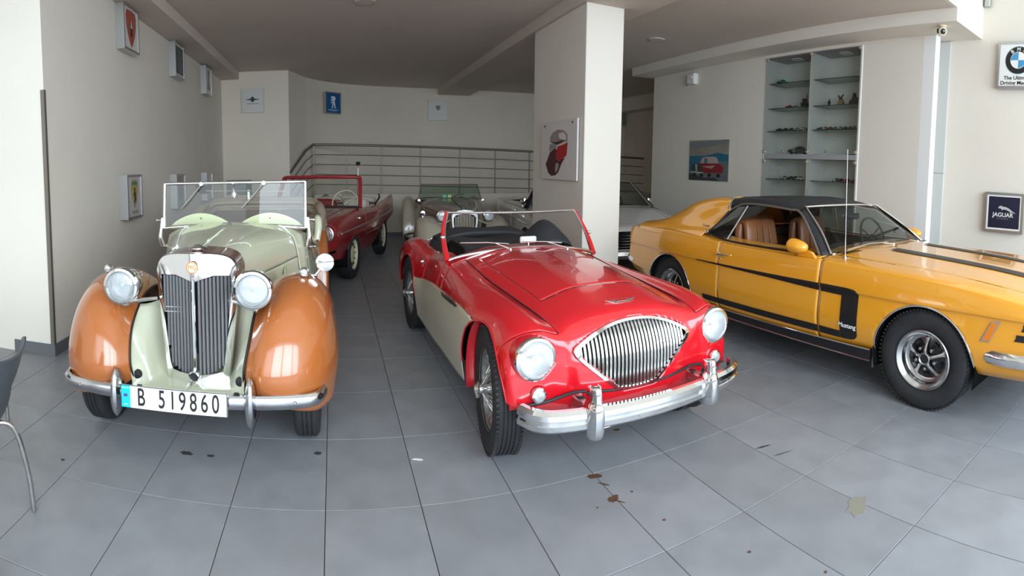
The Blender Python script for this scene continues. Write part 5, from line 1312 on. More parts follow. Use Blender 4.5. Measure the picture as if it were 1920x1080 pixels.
    def side_film(name, quads, m, s, off=.0022):
        """quads: list of stations [(y, z_top, z_bottom)]"""
        ys = [q[0] for q in quads]; n = max(8, int((ys[-1] - ys[0]) / .03)) if abs(ys[-1] - ys[0]) > .02 else 4
        yv = np.linspace(ys[0], ys[-1], abs(n)); rows = []
        for y in yv:
            zt = np.interp(y, ys, [q[1] for q in quads]); zb = np.interp(y, ys, [q[2] for q in quads])
            rows.append([(s * (sx(y, z) + off), y, z) for z in np.linspace(zt, zb, max(3, int((zt - zb) / .02)))] if False else [(s * (sx(y, z) + off), y, z) for z in np.linspace(zt, zb, 24)])
        o = MB().grid(np.array(rows)).build(name, m, t); return o
    for s in (-1, 1):
        side_film('side_stripe', [(.86, .728, .672), (1.4, .720, .686), (2.28, .708, .697)], BK, s)
        side_film('side_stripe', [(.505, .700, .665), (.53, .724, .668), (.60, .731, .669), (.845, .730, .671)], BK, s)
        side_film('stripe_hook', [(.505, .69, .40), (.515, .70, .378), (.56, .71, .362), (.645, .700, .358), (.652, .670, .36), (.66, .60, .42)][:5], BK, s)
        side_film('side_stripe', [(.655, .412, .358), (.845, .414, .360)], BK, s)
        side_film('side_stripe', [(.86, .414, .360), (1.4, .410, .358), (2.2, .402, .352)], BK, s)
        tx = text('fender_script', 'Mustang', .045, M['white'], t, (s * (sx(.60, .47) + .006), .585, .462), (pi / 2, 0, -pi / 2 if s < 0 else pi / 2), .001, bold=.0006)
        text('quarter_script', 'Grande', .035, M['chrome_dull'], t, (s * .775, 2.34, 1.005), (pi / 2, 0, -pi / 2 if s < 0 else pi / 2), .001)
        # sill
        P = [(s * .872, y, .278) for y in (.40, 1.2, 2.32)]
        MB().prism([(.40, .247), (2.33, .247), (2.33, .305), (.40, .325)], .03, 'yz', s * .868 - .015).build('sill_panel', M['blackgloss'], t)
        strip('sill_strip', [(s * .887, .40, .325), (s * .888, 1.3, .315), (s * .888, 2.33, .305)], .006, M['chrome'], t)
        strip('sill_strip', [(s * .884, .40, .247), (s * .884, 1.3, .246), (s * .884, 2.33, .246)], .005, M['chrome'], t)
        # door handle and lock
        hx = sx(1.93, .80)
        MB().tube([(s * hx, 1.99, .795), (s * (hx + .03), 1.975, .797), (s * (hx + .032), 1.90, .80), (s * (hx + .012), 1.85, .802)], [.012, .011, .009, .006], 8, smooth=14).box((s * (hx + .01), 1.98, .795), (.02, .045, .03), .006).build('door_handle', M['chrome'], t)
        MB().lathe([(.011, 0), (.010, .006), (.001, .007)], (s * hx, 1.965, .755), axis='x' if s > 0 else '-x', n=12).build('door_lock', M['chrome'], t)
        # side marker
        for (m_, a, off) in ((M['chrome'], 1.0, .003), (mat('amber_lens', (.75, .20, .01), .2, coat=.6), .72, .008)):
            q = [(-.475, .545), (-.415, .545), (-.48, .672), (-.54, .682)]; cy_, cz_ = -.478, .611
            q = [(cy_ + (a_ - cy_) * a, cz_ + (b_ - cz_) * (a if a == 1 else .86)) for a_, b_ in q]
            xs_ = [sx(a_, b_) + off for a_, b_ in q]; n0 = 4
            vs = [(s * x_, a_, b_) for x_, (a_, b_) in zip(xs_, q)] + [(s * (x_ - .02), a_, b_) for x_, (a_, b_) in zip(xs_, q)]
            MB().add(vs, [(0, 1, 2, 3), (7, 6, 5, 4)] + [(i, (i + 1) % 4, 4 + (i + 1) % 4, 4 + i) for i in range(4)]).build('side_marker' if a == 1 else 'marker_lens', m_, t)
        # headlamp bezel louvres at the nose corner
        for k, (z, ya, yb_) in enumerate(((.655, -.93, -.685), (.592, -.93, -.645))):
            P = []
            for yv in np.linspace(ya, yb_, 6): P.append((s * (sx(yv, z) + .002), yv, z))
            G3 = np.array([[(x_, y_, z_ + .021), (x_ - s * .002, y_ + .0, z_), (x_, y_ + .012, z_ - .021)] for x_, y_, z_ in P]); MB().grid(G3).build('nose_louvre', M['black'], t)
    # arches: wheel wells, underbody
    MB().box((0, 1.37, .30), (1.5, 2.0, .06)).build('underbody', M['dark'], t)
    MB().box((0, -.05, .50), (.9, 1.2, .45)).build('engine_block', M['dark'], t)
    MB().box((0, 3.0, .50), (1.0, 1.0, .4)).build('boot_floor', M['dark'], t)
    MB().box((0, -.84, .62), (1.2, .02, .26)).build('radiator_screen', M['black'], t)
    for s in (-1, 1):
        for y0 in (0, WB):
            wheel_magnum(t, (s * .775, y0, .333), s)
            GG = np.array([[(s * xx, y0 + .385 * cos(a), .325 + .385 * sin(a)) for xx in (.52, .7, .876)] for a in np.linspace(-.3, pi + .3, 22)])
            shell(MB().grid(GG).build('wheel_well', M['dark'], t), .006)
            MB().box((s * .54, y0, .48), (.02, .78, .5)).build('wheel_well_wall', M['dark'], t)
        MB().box((s * .78, .385, .40), (.18, .008, .40)).build('splash_panel', mat('grey_undercoat', (.12, .13, .13), .7), t)
    # hood stripe
    rows = []
    for y in np.linspace(-.98, .62, 50):
        wv = .115 if y < .5 else .115 - (y - .5) * .3
        rows.append([(x, y + (.05 * (x / .12) if False else 0), szt(abs(x) + .001, y) + .0025) for x in np.linspace(.20 - wv * .0, .20 + .24, 6)])
    for sgn in (1, -1):
        rr = np.array([[(sgn * (.28 + q * .06 + (.05 if y > .5 else 0) * 0), y, szt(.28 + q * .06 , y) + .0025) for q in np.linspace(-1, 1, 5)] for y in np.linspace(-.80, .60, 44)])
        MB().grid(rr).build('bonnet_stripe', BK, t)
    # front bumper
    pr = [(0, -.045), (.02, -.045), (.038, -.02), (.040, .012), (.024, .04), (0, .045)]
    bumper_bar([(-.87, -.46, .455), (-.90, -.60, .455), (-.88, -.80, .455), (-.80, -.93, .455), (-.60, -.995, .455), (-.3, -1.02, .455), (0, -1.03, .455), (.3, -1.02, .455), (.60, -.995, .455), (.80, -.93, .455), (.88, -.80, .455), (.90, -.60, .455), (.87, -.46, .455)], pr, 70).build('front_bumper', M['chrome'], t)
    bumper_bar([(.84, 3.45, .52), (.78, 3.64, .52), (.4, 3.68, .52), (0, 3.69, .52), (-.4, 3.68, .52), (-.78, 3.64, .52), (-.84, 3.45, .52)], pr, 50).build('rear_bumper', M['chrome'], t)
    for s in (-1, 1): headlight(t, (s * .60, -.965, .63), .085, .04)
    gm = MB()
    for k in range(7): gm.box((0, -.93, .545 + k * .028), (1.0, .01, .006))
    for k in range(12): gm.box((-.44 + k * .08, -.925, .63), (.004, .01, .19))
    q = gm.build('grille_mesh', M['chrome_dull'], t); q['kind'] = 'stuff'
    # ---- greenhouse
    VY = mat('black_vinyl_roof', (.022, .022, .026), .5, bump=.5, bscale=160)
    RO = [[(0,1.33,1.268),(.25,1.33,1.265),(.45,1.34,1.255),(.545,1.35,1.242),(.565,1.36,1.225)],
          [(0,1.55,1.300),(.25,1.55,1.297),(.45,1.55,1.287),(.565,1.55,1.268),(.600,1.55,1.240)],
          [(0,1.80,1.312),(.25,1.80,1.309),(.45,1.80,1.298),(.575,1.80,1.278),(.612,1.80,1.245)],
          [(0,2.05,1.305),(.25,2.05,1.302),(.45,2.05,1.292),(.575,2.05,1.270),(.615,2.05,1.232)],
          [(0,2.24,1.285),(.25,2.24,1.282),(.45,2.24,1.272),(.575,2.22,1.250),(.620,2.20,1.205)]]
    g = net(RO, 50, 24); mb = MB().grid(g); mb.mirror(); shell(mb.build('vinyl_roof', VY, t, 60), .012)
    for s in (-1, 1):
        strip('roof_seam', [(s * .40, 1.36, 1.262), (s * .42, 1.6, 1.292), (s * .43, 1.9, 1.302), (s * .43, 2.2, 1.28)], .004, VY, t)
    # sail panels (yellow) from the roof end down to the tail
    for s in (-1, 1):
        SP = [[(.40,2.245,1.278),(.575,2.21,1.256),(.622,2.17,1.20),(.665,2.14,1.155),(.74,2.22,1.02),(.82,2.29,.945),(.872,2.32,.90)],
              [(.42,2.46,1.262),(.585,2.43,1.248),(.65,2.38,1.17),(.70,2.36,1.08),(.76,2.36,1.0),(.83,2.38,.94),(.888,2.38,.885)],
              [(.50,2.70,1.205),(.61,2.68,1.195),(.68,2.64,1.12),(.74,2.60,1.04),(.79,2.58,.98),(.85,2.56,.93),(.902,2.55,.875)],
              [(.56,2.90,1.09),(.65,2.90,1.085),(.715,2.88,1.04),(.77,2.86,.99),(.81,2.84,.96),(.862,2.82,.92),(.907,2.80,.87)],
              [(.60,3.10,1.0),(.70,3.10,.995),(.75,3.1,.978),(.79,3.1,.960),(.83,3.1,.942),(.87,3.1,.912),(.902,3.1,.87)],
              [(.66,3.38,.95),(.73,3.38,.946),(.77,3.38,.94),(.80,3.38,.932),(.82,3.38,.922),(.85,3.38,.905),(.876,3.38,.875)]]
        g = net(SP, 60, 36); g[..., 0] *= s; shell(MB().grid(g).build('sail_panel', Y_, t, 60), .008)
        # chrome band between vinyl and yellow
        strip('roof_band', [(s * .50, 2.24, 1.278), (s * .575, 2.215, 1.258), (s * .627, 2.175, 1.205), (s * .662, 2.14, 1.158)], .015, M['chrome'], t, flat=.5)
        MB().lathe([(.001, -.02), (.018, -.014), (.020, .0), (.014, .016), (.001, .02)], (s * .812, 2.275, .957), axis='x', n=12).build('band_tip', M['chrome'], t)
        strip('window_surround', [(s * .665, 2.14, 1.155), (s * .715, 2.19, 1.07), (s * .765, 2.235, 1.00), (s * .808, 2.27, .955)], .018, VY, t, flat=.6)
        # drip rail / window header
        strip('drip_rail', [(s * .80, .955, .915), (s * .70, 1.13, 1.06), (s * .605, 1.33, 1.205), (s * .612, 1.45, 1.222), (s * .625, 1.75, 1.238), (s * .628, 2.0, 1.228), (s * .645, 2.14, 1.17)], .0105, M['steel'], t)
        # A pillar (black) between rail and screen
        AP = net([[(.80,.93,.91),(.77,.90,.915),(.735,.89,.92)],[(.70,1.12,1.06),(.675,1.09,1.07),(.645,1.08,1.075)],[(.60,1.34,1.225),(.575,1.33,1.24),(.545,1.33,1.248)]], 12, 7); AP[..., 0] *= s
        shell(MB().grid(AP).build('windscreen_pillar', VY, t), .012)
        strip('screen_trim', [(s * .745, .885, .925), (s * .65, 1.07, 1.082), (s * .548, 1.325, 1.255)], .009, M['chrome'], t)
        # side glass
        sg = MB().add([(s * .79, 1.0, .93), (s * .815, 1.97, .925), (s * .635, 1.90, 1.215), (s * .615, 1.38, 1.20)], [(0, 1, 2, 3)])
        if s > 0: sg.build('side_glass', M['glass_grey'], t)
        sg = MB().add([(s * .815, 2.0, .93), (s * .80, 2.255, .96), (s * .70, 2.15, 1.09), (s * .64, 2.05, 1.20), (s * .635, 1.96, 1.215)], [(0, 1, 2, 3, 4)]); sg.build('quarter_glass', M['glass_grey'], t)
        MB().tube([(s * .82, 1.985, .92), (s * .64, 1.925, 1.218)], .011, 8, flat=.6).build('window_bar', M['alu'], t)
        strip('belt_seal', [(s * .80, .97, .918), (s * .826, 1.3, .912), (s * .836, 1.7, .908), (s * .842, 2.0, .915), (s * .82, 2.26, .945)], .008, BK, t)
        # mirrors
        if s < 0 or True:
            mx = .885
            G3 = []
            for (y, r, zz_) in ((.985, .006, .975), (1.0, .028, .972), (1.04, .046, .972), (1.09, .054, .975), (1.13, .055, .977), (1.145, .048, .977)):
                G3.append([(s * (mx + .03) + 1.25 * r * cos(a), y, zz_ + r * sin(a)) for a in np.linspace(0, 2 * pi, 17)[:-1]])
            q = MB().grid(net([r_ for r_ in G3], 24, 33)); 
            q = MB(); Gm = cr(np.array(G3).reshape(6, -1), 20).reshape(20, 16, 3); q.grid(Gm, closed_v=True); q.f.append(tuple(range(16))); q.f.append(tuple(19 * 16 + a for a in range(16))[::-1])
            mo = q.build('door_mirror', Y_, t)
            MB().prism([(.93, .895), (1.10, .895), (1.12, .94), (1.05, .95), (.97, .935)], .03, 'yz', s * .865 - .015).build('mirror_foot', Y_, mo)
            MB().lathe([(.05, 1.146), (.045, 1.148), (.001, 1.148)], (s * (mx + .03), 0, .977), axis='y', n=20).build('mirror_glass', M['chrome'], mo)
    # windscreen
    GG = np.array([[(u * (.735 - .20 * v), .885 + .44 * v - .10 * (1 - u * u) * (1 - .4 * v), .925 + .325 * v + .015 * (1 - u * u)) for u in np.linspace(-1, 1, 21)] for v in np.linspace(0, 1, 7)])
    ws_ = MB().grid(GG).build('windscreen', M['glass_grey'], t)
    MB().tube([tuple(p) for p in GG[-1]], .010, 8).build('top_trim', M['chrome'], ws_)
    MB().tube([tuple(p) for p in GG[0] - np.array([0, .004, .004])], .009, 8).build('bottom_trim', M['chrome_dull'], ws_)
    # cowl vent black strip
    rows = np.array([[(u * .70, .80 - .10 * (1 - u * u) + dy, .938 + .016 * (1 - u * u) - .0 + (.002 if dy < .05 else -.006)) for u in np.linspace(-1, 1, 21)] for dy in (.0, .04, .09)])
    MB().grid(rows).build('cowl_vent', BK, t)
    wiper(t, (-.05, .745, .965), (-.20, .80, .985), [(-.62, .825, .955), (-.35, .80, .985), (-.10, .775, .985)], M['chrome_dull'])
    wiper(t, (.42, .76, .955), (.30, .79, .975), [(.05, .775, .985), (.25, .785, .980), (.40, .80, .968)], M['black'])
    # rear window and parcel shelf
    GG = np.array([[(u * (.50 + .03 * v), 2.245 + .30 * v, 1.265 - .30 * v) for u in np.linspace(-1, 1, 9)] for v in (0, .5, 1)])
    MB().grid(GG).build('rear_window', M['glass_grey'], t)
    # interior
    LE = mat('saddle_leather', (.24, .085, .03), .42, bump=.12, bscale=30, coat=.15); DK = mat('dark_interior', (.018, .015, .014), .7)
    seat(t, (-.38, 1.70, .38), .23, LE, .66); seat(t, (.38, 1.70, .38), .23, LE, .66)
    for s in (-1, 1):
        for dx in (-.08, .0, .08): strip('seat_piping', [(s * .38 + dx, 1.905, .66), (s * .38 + dx, 1.945, .88), (s * .38 + dx * .9, 1.975, 1.02)], .005, LE, t)
    seat(t, (0, 2.15, .40), .60, LE, .48, 'rear_seat')
    MB().box((0, 1.5, .38), (1.62, 1.6, .04)).build('cabin_floor', DK, t)
    MB().box((0, .98, .82), (1.46, .26, .20), .03).build('dashboard', mat('dash_vinyl', (.10, .085, .07), .6), t)
    for s in (-1, 1): MB().box((s * .815, 1.55, .66), (.03, 1.2, .46), .01).build('door_card', DK, t)
    for s in (-1, 1): MB().box((s * .74, 2.3, .78), (.10, .50, .34), .02).build('quarter_trim', DK, t)
    MB().box((0, 2.5, .90), (1.3, .42, .03)).build('parcel_shelf', DK, t)
    hl = net([[(0,1.38,1.235),(.3,1.38,1.23),(.54,1.38,1.20)],[(0,1.8,1.275),(.3,1.8,1.27),(.57,1.8,1.225)],[(0,2.2,1.25),(.3,2.2,1.24),(.58,2.17,1.18)]], 14, 10); mb = MB().grid(hl); mb.mirror(); mb.build('headliner', DK, t)
    for s in (-1, 1):
        q = net([[(.56,2.12,1.20),(.62,2.14,1.12),(.70,2.2,1.0),(.76,2.3,.90)],[(.56,2.4,1.19),(.62,2.4,1.12),(.70,2.45,1.0),(.76,2.5,.90)],[(.58,2.66,1.12),(.64,2.66,1.06),(.72,2.7,.98),(.76,2.75,.90)]], 10, 10); q[..., 0] *= s; MB().grid(q).build('sail_lining', DK, t)
    steering_wheel(t, (.36, 1.22, .955), .19, radians(-22), DK, 3)
    MB().box((0, 1.22, 1.165), (.20, .02, .055), .01).build('rear_view_mirror', M['black'], t)
    MB().box((-.10, 1.235, 1.165), (.05, .005, .04), .002).build('mirror_glass', M['chrome_dull'], t)
    # aerial
    a = MB().lathe([(.034, 0), (.03, .008), (.016, .016), (.010, .035)], (-.775, .73, .893), n=20).build('aerial_base', M['chrome_dull'], t)
    MB().tube([(-.775, .73, .92), (-.782, .735, 1.25), (-.795, .74, 1.72)], [.0042, .0032, .0022], 8).build('aerial_mast', M['steel_bright'], a)
    return t
yellow_coupe()
# ================================================================ cars at the back of the room
def amphibian():
    t = empty('vintage_car', (-.36, 7.45, 0), radians(-16), 'dark red open amphibious car with tail fins and cream wheels behind the cream tourer', 'car')
    RD = paint('dark_red_paint', (.30, .012, .018), .28); CRW = mat('cream_wheel_paint', (.66, .62, .42), .4)
    S = [
     [(0,-1.02,.48),(.25,-1.02,.48),(.45,-.98,.48),(.56,-.92,.49),(.61,-.84,.50),(.62,-.78,.50),(.60,-.72,.46),(.5,-.70,.42)],
     [(0,-1.04,.62),(.25,-1.03,.62),(.46,-1.0,.63),(.58,-.94,.65),(.645,-.84,.66),(.655,-.76,.62),(.645,-.68,.52),(.56,-.62,.36)],
     [(0,-.90,.80),(.25,-.90,.80),(.44,-.89,.80),(.57,-.88,.80),(.645,-.80,.76),(.668,-.68,.69),(.655,-.62,.54),(.58,-.56,.34)],
     [(0,-.5,.87),(.25,-.5,.87),(.44,-.5,.875),(.58,-.5,.87),(.655,-.48,.80),(.680,-.44,.69),(.665,-.42,.54),(.60,-.40,.32)],
     [(0,.0,.91),(.25,.0,.91),(.44,.0,.91),(.59,.0,.90),(.665,.0,.83),(.690,.0,.69),(.675,.0,.54),(.61,.0,.32)],
     [(0,.45,.93),(.25,.45,.93),(.46,.45,.93),(.61,.45,.92),(.675,.45,.84),(.695,.45,.69),(.68,.45,.54),(.62,.45,.30)],
     [(0,.95,.90),(.3,.95,.90),(.52,.95,.90),(.62,.95,.89),(.68,.95,.83),(.70,.95,.69),(.685,.95,.54),(.62,.95,.28)],
     [(0,1.5,.89),(.3,1.5,.89),(.53,1.5,.89),(.63,1.5,.88),(.69,1.5,.82),(.705,1.5,.69),(.69,1.5,.54),(.62,1.5,.28)],
     [(0,2.1,.89),(.3,2.1,.89),(.50,2.1,.89),(.62,2.1,.90),(.685,2.1,.86),(.70,2.1,.69),(.685,2.1,.54),(.60,2.1,.34)],
     [(0,2.6,.86),(.3,2.6,.86),(.48,2.6,.87),(.61,2.6,.93),(.67,2.6,.90),(.69,2.6,.69),(.67,2.6,.56),(.56,2.6,.42)],
     [(0,3.05,.78),(.3,3.05,.78),(.48,3.05,.80),(.61,3.10,.965),(.655,3.12,.95),(.67,3.10,.69),(.64,3.05,.58),(.52,3.0,.50)],
     [(0,3.22,.62),(.3,3.22,.62),(.46,3.22,.63),(.57,3.24,.72),(.62,3.24,.72),(.63,3.2,.64),(.60,3.15,.58),(.48,3.1,.52)]]
    B = Body(net(S, 11 * 12 + 1, 7 * 10 + 1), 12, 8)
    B.arch(0, .28, .335, .35); B.arch(2.12, .28, .335, .35)
    B.kill(lambda X, Y, Z: (np.abs(X) < .56) & (Y > .62) & (Y < 2.15) & (Z > .7))
    B.build([('bonnet', lambda X, Y, Z, U, V: (V < 2) & (U > 2) & (U < 4.8), RD, None), ('door', lambda X, Y, Z, U, V: (V > 3) & (V < 6) & (U > 5.3) & (U < 7.2), RD, None, True)], ('body', RD), t, gap=.003, thick=.003)
    B.lip(0, .008, 'arch_lip', RD, t); B.lip(1, .008, 'arch_lip', RD, t)
    for s in (1, -1):
        strip('side_strip', [(s * .672, -.66, .690), (s * .690, -.3, .692), (s * .70, .5, .692), (s * .712, 1.4, .692), (s * .705, 2.3, .70), (s * .682, 3.08, .73)], .010, M['alu'], t)
        h = headlight(t, (s * .555, -.955, .715), .098, .05, rim=M['chrome_dull']); 
        MB().lathe([(.112, .06), (.118, -.03), (.11, -.05), (.10, -.045)], (s * .555, -.93, .715), axis='y', n=32, cap=False).build('lamp_surround', RD, t)
        for y0 in (0, 2.12): wheel_disc(t, (s * .60, y0, .33), s, R=.33, w=.16, ri=.195, paint=CRW, slots=12, cap=False)
        MB().lathe([(.001, .02), (.022, .016), (.026, 0)], (s * .69, .22, .79), axis='x' if s < 0 else '-x', n=14).v
        MB().lathe([(.024, -.02), (.026, .0), (.018, .015), (.001, .018)], (s * .683, .25, .80), axis='x' if s > 0 else '-x', n=14).build('side_lamp', M['chrome'], t)
        MB().box((s * .70, 1.62, .785), (.02, .11, .014), .004).build('door_handle', M['chrome'], t)
        MB().tube([(s * .62, .62, .93), (s * .60, .72, 1.0)], .01, 6).v
        for y0 in (0, 2.12):
            GG = np.array([[(s * xx, y0 + .345 * cos(a), .28 + .345 * sin(a)) for xx in (.3, .5, .66)] for a in np.linspace(-.2, pi + .2, 18)])
            shell(MB().grid(GG).build('wheel_well', M['dark'], t), .006)
    MB().box((0, 1.1, .34), (.60, 3.6, .10)).build('underbody', M['dark'], t)
    MB().box((0, -.1, .55), (.56, 1.4, .5)).build('hull', M['dark'], t)
    # windscreen frame, thick and red
    def fr(u, v): return (u * (.645 - .045 * v), .46 + .22 * v - .05 * (1 - u * u), .93 + .43 * v)
    lp = [fr(-1, 0), fr(-1, .3), fr(-1, .7), fr(-.99, .93), fr(-.93, 1), fr(-.5, 1.01), fr(0, 1.02), fr(.5, 1.01), fr(.93, 1), fr(.99, .93), fr(1, .7), fr(1, .3), fr(1, 0)]
    MB().tube(lp, .026, 10, smooth=50).build('windscreen_frame', RD, t)
    MB().tube([(x * .97, y + .012, z - .012 * (z > 1.2)) for x, y, z in lp], .016, 8, smooth=50).build('windscreen_seal', M['black'], t)
    GG = np.array([[fr(u * .97, v) for u in np.linspace(-1, 1, 11)] for v in (0, .5, 1)]); MB().grid(GG).build('windscreen', M['glass_light'], t)
    MB().tube([fr(u, .02) for u in np.linspace(-1, 1, 9)], .018, 8).build('windscreen_base', M['black'], t)
    steering_wheel(t, (.30, .92, .97), .20, radians(-25), M['cream_pl'], 3)
    st_ = mat('white_red_seat_vinyl', (.55, .50, .44), .5)
    for s in (1, -1): seat(t, (s * .28, 1.35, .50), .22, RD if s < 0 else st_, .44)
    seat(t, (0, 2.0, .50), .50, st_, .42, 'rear_seat')
    MB().box((0, .68, .86), (1.1, .10, .12), .02).build('dashboard', RD, t)
    # folded hood irons, flag pole with pennant on the stern
    MB().tube([(.60, 1.75, .90), (.64, 1.9, 1.0), (.60, 2.05, 1.04)], .014, 8, smooth=10).build('hood_iron', M['black'], t)
    MB().tube([(-.5, 2.2, .93), (0, 2.24, .97), (.5, 2.2, .93)], .05, 10, smooth=16).build('folded_hood', st_, t)
    p = MB().tube([(.02, 2.95, .80), (.02, 2.98, 1.56)], .012, 8).build('light_pole', mat('red_white_pole', (.6, .08, .06), .4), t)
    MB().tube([(.02, 2.972, 1.34), (.02, 2.978, 1.50)], .016, 10).build('white_band', M['white'], p)
    MB().lathe([(.02, 1.54), (.04, 1.56), (.045, 1.60), (.02, 1.61)], (.02, 2.98, 0), n=14).build('pole_lamp', M['black'], p)
    return t
amphibian()

def beige_roadster():
    t = empty('vintage_car', (1.985, 8.15, 0), radians(-2.5), 'beige and brown classic two-seater with green tinted windscreen at the back of the room', 'car')
    BE = paint('beige_fender_paint', (.50, .45, .35), .25); BR = paint('taupe_body_paint', (.27, .20, .165), .3)
    F_ = [[(.30,-.42,.42),(.42,-.46,.34),(.56,-.45,.26),(.68,-.36,.30),(.72,-.25,.32)],
          [(.30,-.36,.52),(.42,-.42,.52),(.58,-.42,.46),(.71,-.32,.42),(.745,-.18,.40)],
          [(.33,-.20,.62),(.44,-.25,.66),(.60,-.25,.66),(.72,-.16,.58),(.75,-.05,.48)],
          [(.36,.02,.66),(.46,.0,.735),(.60,.0,.74),(.71,.04,.66),(.74,.12,.52)],
          [(.40,.35,.60),(.48,.34,.68),(.60,.34,.68),(.69,.36,.60),(.71,.42,.42)],
          [(.46,.8,.36),(.52,.8,.40),(.60,.8,.40),(.68,.8,.34),(.70,.8,.26)],
          [(.48,1.6,.27),(.54,1.6,.28),(.60,1.6,.28),(.70,1.6,.27),(.72,1.6,.23)]]
    R_ = [[(.48,1.55,.28),(.56,1.55,.30),(.66,1.55,.30),(.76,1.55,.28),(.78,1.55,.22)],
          [(.50,1.66,.55),(.58,1.65,.60),(.68,1.64,.60),(.78,1.64,.52),(.80,1.64,.36)],
          [(.50,1.95,.82),(.60,1.94,.88),(.69,1.94,.88),(.78,1.94,.76),(.80,1.94,.50)],
          [(.50,2.25,.84),(.60,2.25,.91),(.69,2.25,.90),(.78,2.25,.76),(.80,2.25,.46)],
          [(.50,2.65,.62),(.58,2.70,.66),(.67,2.70,.64),(.75,2.68,.54),(.77,2.64,.38)]]
    for s in (1, -1):
        for gg, nm in ((net(F_, 60, 28), 'front_fender'), (net(R_, 44, 24), 'rear_fender')):
            gg[..., 0] *= s; shell(MB().grid(gg).build(nm, BE, t, 60), .005)
        MB().box((s * .62, 1.1, .25), (.20, .9, .03), .008).build('running_board', BR, t)
        for y0 in (0, 2.35): wheel_disc(t, (s * .60, y0, .32), s, R=.32, w=.14, paint=M['silverpaint'])
    S = [[(0,-.08,.835),(.12,-.08,.825),(.18,-.08,.78),(.19,-.08,.65),(.18,-.08,.45),(.16,-.08,.3)],
         [(0,.45,.90),(.2,.45,.885),(.31,.45,.83),(.34,.45,.68),(.34,.45,.45),(.32,.45,.3)],
         [(0,1.0,.955),(.28,1.0,.94),(.44,1.0,.885),(.50,1.0,.70),(.50,1.0,.45),(.46,1.0,.28)],
         [(0,1.25,.94),(.32,1.25,.93),(.48,1.25,.88),(.54,1.25,.70),(.54,1.25,.45),(.5,1.25,.28)],
         [(0,1.7,.80),(.34,1.7,.80),(.50,1.7,.78),(.57,1.7,.66),(.56,1.7,.45),(.52,1.7,.28)],
         [(0,2.2,.92),(.3,2.2,.92),(.48,2.2,.88),(.55,2.2,.72),(.53,2.2,.5),(.48,2.2,.32)],
         [(0,2.9,.78),(.28,2.9,.77),(.40,2.9,.72),(.46,2.9,.6),(.44,2.9,.46),(.4,2.9,.4)]]
    B = Body(net(S, 6 * 12 + 1, 5 * 8 + 1), 7, 6); B.kill(lambda X, Y, Z: (X < .46) & (Y > 1.15) & (Y < 2.1) & (Z > .6))
    B.build([('bonnet', lambda X, Y, Z, U, V: (U < 2) & (V < 2.5), BR, None)], ('body', BR), t, gap=.002)
    strip('bonnet_hinge', [(0, -.05, .840), (0, .45, .905), (0, .98, .96)], .006, M['black'], t)
    MB().box((0, 1.3, .30), (.9, 2.8, .06)).build('underbody', M['dark'], t)
    # radiator
    out = [(0, .30), (.15, .32), (.17, .40), (.20, .70), (.20, .78), (.17, .825), (.10, .85), (0, .86)]
    Po = [(x, z) for x, z in out] + [(-x, z) for x, z in out[::-1][1:-1]]; Pi = [(x * .86, .58 + (z - .58) * .80) for x, z in Po]
    MB().ring(Po, Pi, .14, 'xz', -.22).build('radiator_shell', M['chrome_dull'], t)
    MB().prism(Pi, .01, 'xz', -.17).build('radiator_core', M['dark'], t)
    for k in range(-6, 7): 
        zb, zt = (.37, .80) if abs(k) < 5 else (.42, .76)
        MB().box((k * .0235, -.195, (zb + zt) / 2), (.014, .02, zt - zb), .004).build('grille_bar', BE, t)
    MB().lathe([(.03, .855), (.034, .87), (.02, .885), (.012, .905), (.001, .91)], (0, -.15, 0), n=20).build('radiator_cap', M['chrome'], t)
    for s in (1, -1):
        headlight(t, (s * .355, -.30, .775), .085, .045, bucket=[(.088, .05), (.07, .11), (.001, .14)], bmat=M['chrome_dull'])
        MB().tube([(s * .22, -.16, .70), (s * .355, -.22, .655), (s * .50, -.16, .715)], .012, 8, smooth=10).build('headlight_bracket', BE, t)
        MB().box((s * .43, -.30, .56), (.10, .02, .07), .01).v
        fl = MB().lathe([(.001, -.03), (.035, -.026), (.04, 0), (.03, .03), (.001, .045)], (s * .62, -.02, .80), axis='y', n=20).build('side_lamp', M['chrome'], t)
        MB().tube([(s * .62, -.01, .80), (s * .62, 0, .74)], .008, 6).build('lamp_stem', M['chrome'], fl)
        MB().lathe([(.001, -.02), (.024, -.016), (.026, .004), (.001, .01)], (s * .56, .98, .93), axis='y', n=16).build('wing_mirror', M['chrome'], t)
    A_ = net([[(0,-.20,.42),(.15,-.20,.42),(.30,-.3,.44)], [(0,-.32,.34),(.15,-.34,.34),(.30,-.42,.36)]], 8, 8); 
    mb = MB().grid(A_); mb.mirror(); shell(mb.build('front_apron', BE, t), .004)
    bumper_bar([(-.72, -.45, .36), (-.5, -.56, .36), (0, -.60, .36), (.5, -.56, .36), (.72, -.45, .36)], [(0, -.03), (.02, -.03), (.03, 0), (.02, .03), (0, .03)], 30).build('front_bumper', M['chrome_dull'], t)
    # windscreen
    W_ = lambda u, v: (u * (.555 - .05 * v), 1.10 + .10 * v, .945 + .02 * (1 - u * u) * (1 - v) + .255 * v)
    g = MB().grid(np.array([[W_(u, v) for u in np.linspace(-1, 1, 11)] for v in (0, .5, 1)])).build('windscreen', M['glass_green'], t)
    MB().tube([W_(u, 0) for u in np.linspace(-1, 1, 11)], .012, 8).build('bottom_frame', M['chrome_dull'], g)
    MB().tube([W_(u, 1) for u in np.linspace(-1, 1, 5)], .010, 8).build('top_frame', M['steel'], g)
    for s in (1, -1): MB().tube([W_(s, 0), W_(s, 1)], .011, 8).build('side_frame', M['steel'], g)
    for x, c in ((-.10, (.10, .55, .30)), (-.01, (.35, .75, .20))): MB().box((x, 1.105, 1.0), (.065, .004, .045), .001).build('green_sticker', mat('sticker_green', c, .5), g)
